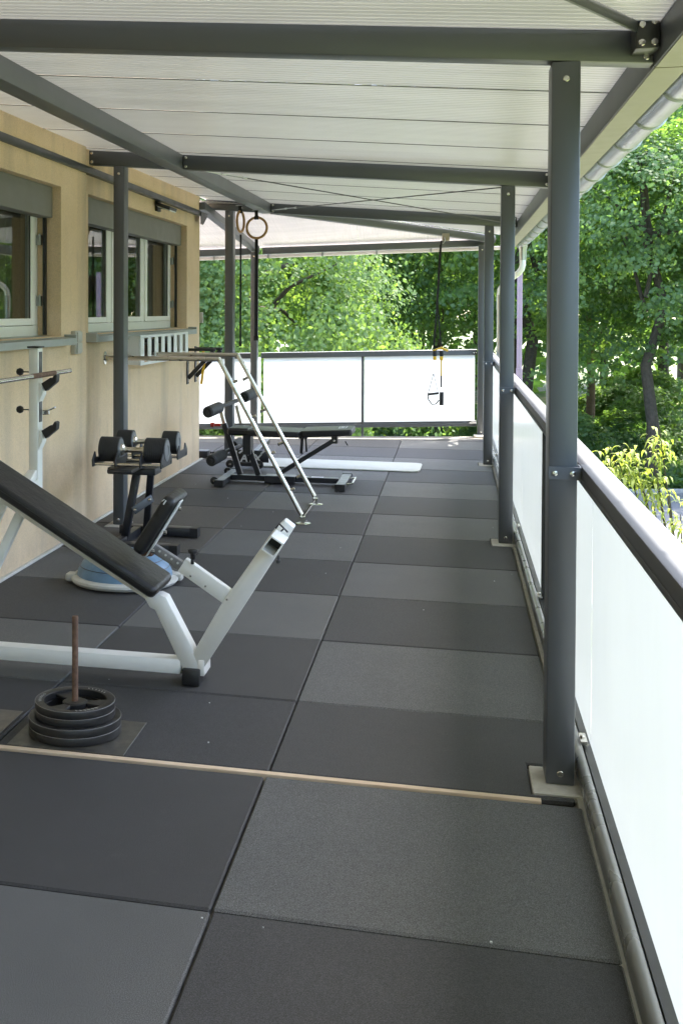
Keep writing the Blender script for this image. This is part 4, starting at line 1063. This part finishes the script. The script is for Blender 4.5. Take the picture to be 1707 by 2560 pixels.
# ------------------------------------------------------------------ black adjustable bench with foam rollers
ab = thing('sit_up_bench', 'black adjustable bench with two pairs of foam rollers near the far balustrade', 'weight bench', (-1, 4.55, 0))
def ap(b, nm, mat=BS, bev=.004, **k): return b.make(nm, mat, ab, bevel=bev, seg=1, **k)
fo = ap(B().box(-1.600, -1.515, 4.31, 4.84, .010, .062), 'rear_foot'); 
for yy in (4.30, 4.85): ap(B().box(-1.604, -1.511, yy-.02, yy+.02, .004, .068), 'foot_cap', 'black_plastic')
for yy in (4.36, 4.80): B().lathe((-1.625, yy, .045), [(.040, -.012), (.040, .012)], 20, 'Y').make('wheel', 'black_plastic', ab, bevel=.004); B().lathe((-1.625, yy, .045), [(.012, -.014), (.012, .014)], 12, 'Y').make('axle', 'chrome', ab)
ap(B().box(-.425, -.335, 4.31, 4.80, .010, .062), 'front_foot')
for yy in (4.31, 4.80): ap(B().box(-.429, -.331, yy-.02, yy+.02, .004, .068), 'foot_cap', 'black_plastic')
ap(B().tube([(-.335, 4.44, .04), (-.28, 4.44, .05), (-.28, 4.68, .05), (-.335, 4.68, .04)], .010, 8), 'carry_handle', 'chrome', 0)
ap(B().box(-1.512, -.427, 4.525, 4.575, .020, .070), 'base_tube'); ap(B().box(-1.16, -.86, 4.50, 4.60, .008, .078), 'joint_sleeve')
ap(B().beam((-1.420, 4.55, .072), (-1.588, 4.55, .575), .05, .055, up_=(1, 0, 0)), 'rear_column'); ap(B().beam((-1.232, 4.55, .072), (-1.345, 4.55, .372), .05, .055, up_=(1, 0, 0)), 'front_column')
ap(B().beam((-1.585, 4.55, .57), (-1.622, 4.55, .70), .036, .04, up_=(1, 0, 0)), 'slide_tube', 'brushed_steel'); ap(B().beam((-1.43, 4.60, .57), (-1.475, 4.60, .75), .03, .035, up_=(1, 0, 0)), 'slide_tube', 'brushed_steel')
def roller(xc_, yc, zc, L=.22):
    d = Vector((.22, .95, .10)).normalized(); c = Vector((xc_, yc, zc)); p = c-d*L/2; q = c+d*L/2
    B().tube([p, p+d*.008, c, q-d*.008, q], [.045, .056, .057, .056, .045], 22).make('foam_roller', 'foam', ab)
    B().tube([p-d*.006, p+d*.002], .018, 12).make('roller_cap', 'black_plastic', ab)
roller(-1.635, 4.36, .735); roller(-1.40, 4.80, .835); ap(B().beam((-1.60, 4.45, .755), (-1.42, 4.75, .815), .035, .035), 'roller_bar')
roller(-1.60, 4.36, .270); roller(-1.52, 4.75, .330, .16)
ap(B().beam((-1.57, 4.45, .30), (-1.47, 4.70, .33), .03, .03), 'roller_bar')
ap(B().lathe((0, 4.47, .57), [(.014, -1.66), (.014, -1.60)], 10, 'X').lathe((0, 4.47, .57), [(.022, -1.70), (.024, -1.665)], 10, 'X'), 'red_knob', 'red_plastic', 0)
ap(B().box(-1.53, -1.30, 4.44, 4.66, .475, .545), 'knee_pad', 'vinyl', .02)
ap(B().box(-1.38, -1.30, 4.49, 4.60, .28, .50), 'pivot_bracket')
def padab(p, q, th, ya, yb_, nm):
    global bench; sv = bench; bench = ab; o = slabpad(p, q, th, ya, yb_, nm, rr=.014, endr=.03); bench = sv; return o
padab((-1.32, .478), (-.80, .470), .060, 4.42, 4.70, 'seat_pad'); lp = padab((-.785, .478), (-.285, .505), .062, 4.42, 4.70, 'back_pad')
sq = lambda x, y: (x, y, .540+.054*(x+.785)+.0035)
B().quad(sq(-.43, 4.50), sq(-.35, 4.50), sq(-.35, 4.62), sq(-.43, 4.62)).make('brand_patch', 'paper', lp)
B().quad(*[(x, y, z+.0012) for x, y, z in (sq(-.42, 4.515), sq(-.36, 4.515), sq(-.36, 4.605), sq(-.42, 4.605))]).make('patch_print', 'black_plastic', lp)
B().quad(*[(x, y, z+.0024) for x, y, z in (sq(-.408, 4.53), sq(-.372, 4.53), sq(-.372, 4.59), sq(-.408, 4.59))]).make('patch_print', 'paper', lp)
ap(B().beam((-1.04, 4.55, .082), (-.470, 4.55, .445), .05, .045), 'incline_strut'); ap(B().box(-.50, -.44, 4.52, 4.58, .41, .485), 'strut_hinge')
B().lathe((-.472, 4.518, .440), [(.014, 0), (.010, -.006)], 12, 'Y').make('bolt', 'chrome', ab)
for bb_ in (B().beam((-.80, 4.53, .30), (-.79, 4.53, .45), .018, .03, up_=(1, 0, 0)), B().beam((-.755, 4.58, .31), (-.765, 4.58, .45), .018, .02, up_=(1, 0, 0)), B().box(-.82, -.735, 4.50, 4.60, .452, .472)): ap(bb_, 'support_post')
ap(B().beam((-.36, 4.50, .44), (-.335, 4.50, .40), .012, .012), 'lever', 'black_plastic', .002)
for x in (-.86, -.70): ap(B().box(x, x+.12, 4.528, 4.572, .0705, .0725), 'scale_sticker', 'paper', 0)

# second bench folded behind it, with the lettered end plate
a2 = thing('lettered_bench_frame', 'low black bench frame on wheels with white ATX lettering behind the roller bench', 'bench frame', (-1.5, 5.15, 0))
B().box(-1.66, -1.40, 5.10, 5.16, .035, .075).make('foot_tube', BS, a2, bevel=.003)
ep = B().box(-1.625, -1.275, 5.115, 5.125, .076, .205).make('end_plate', BS, a2, bevel=.003)
for xx in (-1.695, -1.375): B().lathe((xx, 5.10, .055), [(.047, -.014), (.047, .014)], 20, 'Y').make('wheel', 'black_plastic', a2, bevel=.004); B().lathe((xx, 5.10, .055), [(.013, -.017), (.013, .017)], 12, 'Y').make('axle', 'chrome', a2)
tx = bpy.data.curves.new('lettering', 'FONT'); tx.body = 'ATX'; tx.size = .115; tx.extrude = .0006; tx.space_character = 1.0; tx.offset = .0035; tx.shear = .12
to = bpy.data.objects.new('tmp', tx); C.objects.link(to); dg = bpy.context.evaluated_depsgraph_get(); tm = bpy.data.meshes.new_from_object(to.evaluated_get(dg)); bpy.data.objects.remove(to)
tm.transform(Matrix.Translation((-1.585, 5.1135, .082)) @ Matrix.Rotation(R(90), 4, 'X')); tm.materials.clear(); tm.materials.append(M['paper'])
lo = bpy.data.objects.new('lettering', tm); C.objects.link(lo); lo.parent = ep; lo.location = (0, 0, 0)
for i in range(3): B().beam((-1.60+.12*i, 5.112, .170), (-1.555+.12*i, 5.112, .204), .002, .018).make('stripe', 'paper', ep)
B().beam((-1.50, 5.15, .10), (-1.50, 5.95, .16), .06, .05).make('spine_tube', BS, a2, bevel=.003)

mt = B().prism([(-1.52, 5.245), (.25, 5.235), (.303, 5.25), (.325, 5.30), (.335, 5.60), (.325, 5.64), (.27, 5.665), (-1.52, 5.69)], .001, .016, axis='Z').make('exercise_mat', 'white_mat', bevel=.004)
tag(mt, 'long pale grey exercise mat with rounded corners lying across the far tiles', 'mat')

# ------------------------------------------------------------------ things hanging from the canopy
def ring(x, y, z, face, label, strap_z, strap_low=None):
    t = thing('gym_ring', label, 'gym ring', (x, y, z))
    r_ = .108; n = 36
    ax = Vector((1, 0, 0)) if face else inv(Vector((.18, 1, 0)).normalized())
    B().tube([Vector((x, y, z))+ax*(r_*math.cos(a))+Vector((0, 0, r_*math.sin(a))) for a in np.linspace(0, 2*math.pi, n, endpoint=False)], .014, 10, closed=True).make('wooden_ring', 'tan_wood', t)
    st_ = B().box(x-.018, x+.018, y-.018, y-.014, z+.09, strap_z)
    st_.box(x-.022, x+.022, y-.022, y+.0, z+.085, z+.12).make('strap', 'webbing', t)
    B().tube([(x-.05, y, strap_z+.005), (x+.06, y, strap_z+.012)], .006, 8).tube([(x, y, strap_z+.01), (x+.016, y, strap_z-.02), (x, y, strap_z-.05), (x-.012, y, strap_z-.02)], .004, 8).split('carabiner', 'zinc', t)
    return t
ring(-1.377, 4.98, 2.566, True, 'round wooden gym ring facing the camera below the long roof beam', 2.745)
ring(-1.535, 4.92, 2.628, False, 'wooden gym ring seen edge-on, left of the ring that faces the camera', 2.79)
def strap(x, y, z0, z1, wd, label, dy=0):
    t = B().box(x-wd/2, x+wd/2, y-.004, y+.004, z0, z1).box(x-wd*.65, x+wd*.65, y-.010, y+.010, z0, z0+.05).make('strap', 'webbing', bevel=.001, seg=1); return tag(t, label, 'strap')
strap(-1.386, 5.005, 1.385, 2.46, .034, 'long black strap hanging below the wooden ring in front of the far left post')
strap(-1.556, 5.0, 1.325, 2.50, .018, 'thin black strap hanging free between the two far left posts')
trx = thing('suspension_trainer', 'black and yellow suspension trainer hanging from the hip rafter', 'suspension trainer', (.54, 6.9, 2.6))
TY = 7.02; tp = Vector((.505, TY, 2.60))
B().box(.515, .608, TY+.00, TY+.05, 2.600, 2.695).make('beam_block', 'stone_base', trx, bevel=.004)
B().tube([(.545, TY-.01, 2.64), (.555, TY-.03, 2.60), (.53, TY-.02, 2.565), (.505, TY-.01, 2.575)], .006, 8).split('carabiner', 'zinc', trx)
B().beam((.505, TY-.01, 2.60), (.498, TY-.01, 2.46), .05, .02, up_=(1, 0, 0)).beam((.498, TY-.01, 2.55), (.455, TY-.01, 1.75), .028, .006, up_=(0, 1, 0)).split('anchor_strap', 'webbing', trx)
B().beam((.457, TY-.01, 1.77), (.420, TY-.01, 1.24), .019, .004, up_=(0, 1, 0)).beam((.463, TY, 1.77), (.512, TY, 1.24), .017, .004, up_=(0, 1, 0)).split('side_strap', 'webbing', trx)
B().beam((.405, TY-.012, 1.190), (.500, TY-.012, 1.225), .03, .022).beam((.500, TY-.012, 1.232), (.600, TY-.012, 1.190), .03, .03).split('loop_pad', 'yellow', trx, bevel=.006)
for xa, z0 in ((.432, 1.12), (.517, 1.12)):
    B().box(xa-.024, xa+.024, TY-.02, TY+.004, z0, z0+.075).make('buckle', 'black_plastic', trx, bevel=.003); B().box(xa-.022, xa+.022, TY-.018, TY+.002, z0-.05, z0-.002).make('tab', 'yellow', trx, bevel=.003)
B().beam((.517, TY-.01, 1.07), (.515, TY-.01, .87), .020, .004, up_=(0, 1, 0)).make('yellow_strap', 'yellow', trx)
B().beam((.515, TY-.01, .87), (.515, TY-.01, .72), .022, .006, up_=(0, 1, 0)).box(.495, .548, TY-.03, TY+.0, .49, .66).make('handle', 'foam', trx, bevel=.004)
B().beam((.432, TY-.01, 1.07), (.418, TY-.01, .90), .005, .004, up_=(0, 1, 0)).make('pale_cord', 'paper', trx)
B().beam((.418, TY-.01, .90), (.352, TY-.01, .64), .010, .006, up_=(0, 1, 0)).beam((.418, TY-.01, .90), (.475, TY-.01, .66), .008, .006, up_=(0, 1, 0)).split('triangle_strap', 'webbing', trx)
B().tube([(.345, TY-.01, .625), (.485, TY-.01, .645)], .016, 12).make('grip', 'foam', trx)
B().tube([(.345, TY-.01, .62), (.355, TY-.01, .56), (.40, TY-.01, .50), (.45, TY-.01, .505), (.49, TY-.01, .555)], .008, 8).make('foot_loop', 'webbing', trx)

# wall bracket frame with yellow strap, wire rack under the sill
wb_ = thing('wall_bracket', 'black triangular steel wall bracket near the house corner', 'bracket', (XW2, 5.2, 1.1))
for yy in (5.13, 5.38):
    B().box(XW2+.001, XW2+.012, yy-.022, yy+.022, .90, 1.30).make('wall_plate', BS, wb_, bevel=.001, seg=1)
    B().beam((XW2+.012, yy, 1.275), (XW2+.32, yy, 1.275), .03, .03).make('arm', BS, wb_, bevel=.002)
    B().beam((XW2+.015, yy, .965), (XW2+.30, yy, 1.262), .03, .045).make('strut', BS, wb_, bevel=.002)
    for z in (.915, 1.13): B().lathe((0, yy, z), [(.010, XW2+.012), (.007, XW2+.022)], 10, 'X').make('bolt', 'chrome', wb_)
ys_ = B().beam((XW2+.115, 5.36, 1.12), (XW2+.08, 5.36, .88), .028, .006, up_=(0, 1, 0)).beam((XW2+.105, 5.352, 1.26), (XW2+.115, 5.352, 1.10), .03, .006, up_=(0, 1, 0)).make('strap', 'yellow')
tag(ys_, 'short yellow strap hanging from the black wall bracket', 'strap')
rk = thing('slatted_rack', 'small white slatted rack hanging under the right window sill', 'rack', (-2.05, 4.2, 1.38))
xr = -1.985; ra, rb_ = 3.46, 4.60; zt0, zt1 = 1.470, 1.488; zl0, zl1 = 1.315, 1.285
def zt(y): return zt0+(zt1-zt0)*(y-ra)/(rb_-ra)
B().box(xr-.012, xr, ra, rb_, 1.462, 1.484).make('top_rail', 'white_plastic', rk, bevel=.002); B().box(xr-.012, xr, ra, rb_-.02, 1.225, 1.248).make('lower_rail', 'white_plastic', rk, bevel=.002)
for i in range(8):
    yy = ra+.006+(rb_-ra-.07)*i/7; B().box(xr-.010, xr-.002, yy, yy+.075, 1.249, 1.461).make('slat', 'white_plastic', rk, bevel=.001, seg=1)
B().box(XW2+.002, xr-.013, ra, ra+.012, 1.23, 1.48).box(XW2+.002, xr-.013, rb_-.012, rb_, 1.29, 1.48).split('end_panel', 'white_plastic', rk)
B().box(XW2+.002, xr-.013, ra+.013, rb_-.013, 1.286, 1.294).split('bottom_shelf', 'white_plastic', rk)
random.seed(4)
yy = ra+.05
for i in range(9):
    w_ = random.uniform(.06, .11); col = ['room_dark', 'rust', 'drum_face', 'black_plastic', 'stone_base'][i % 5]
    it_ = B().box(XW2+.05, xr-.03, yy, yy+w_, 1.296, random.uniform(1.38, 1.455)).make('stored_item', col, bevel=.008)
    tag(it_, ['near-black', 'rust brown', 'pale grey', 'matt black', 'sandy beige'][i % 5] + ' small item, ' + ['leftmost', 'second from left', 'third from left', 'fourth from left', 'middle', 'fourth from right', 'third from right', 'second from right', 'rightmost'][i] + ' inside the white slatted rack', 'stored item', 'items stored in the white rack'); yy += w_+.015
# stray crumbs on the tiles
cr = B(); random.seed(12)
for i in range(34):
    x = random.uniform(-1.9, 1.05); y = random.uniform(-.9, 5.5); s_ = random.uniform(.0015, .0035)
    cr.box(x-s_, x+s_, y-s_*.6, y+s_*.6, .0012, .0012+s_)
cb = cr.make('crumbs', 'paper'); cb['kind'] = 'stuff'; tag(cb, 'scattered pale crumbs and bits of leaf on the rubber tiles', 'crumbs')

# ------------------------------------------------------------------ survey units -> metres (one pass over everything built above)
SC = Matrix.Diagonal((1, YS, ZS, 1))
for me in bpy.data.meshes:
    if me.users and not me.get('metric'): me.transform(SC); me.update()
for o in bpy.data.objects:
    if o.type in ('MESH', 'EMPTY'): o.location = (o.location.x, o.location.y*YS, o.location.z*ZS)
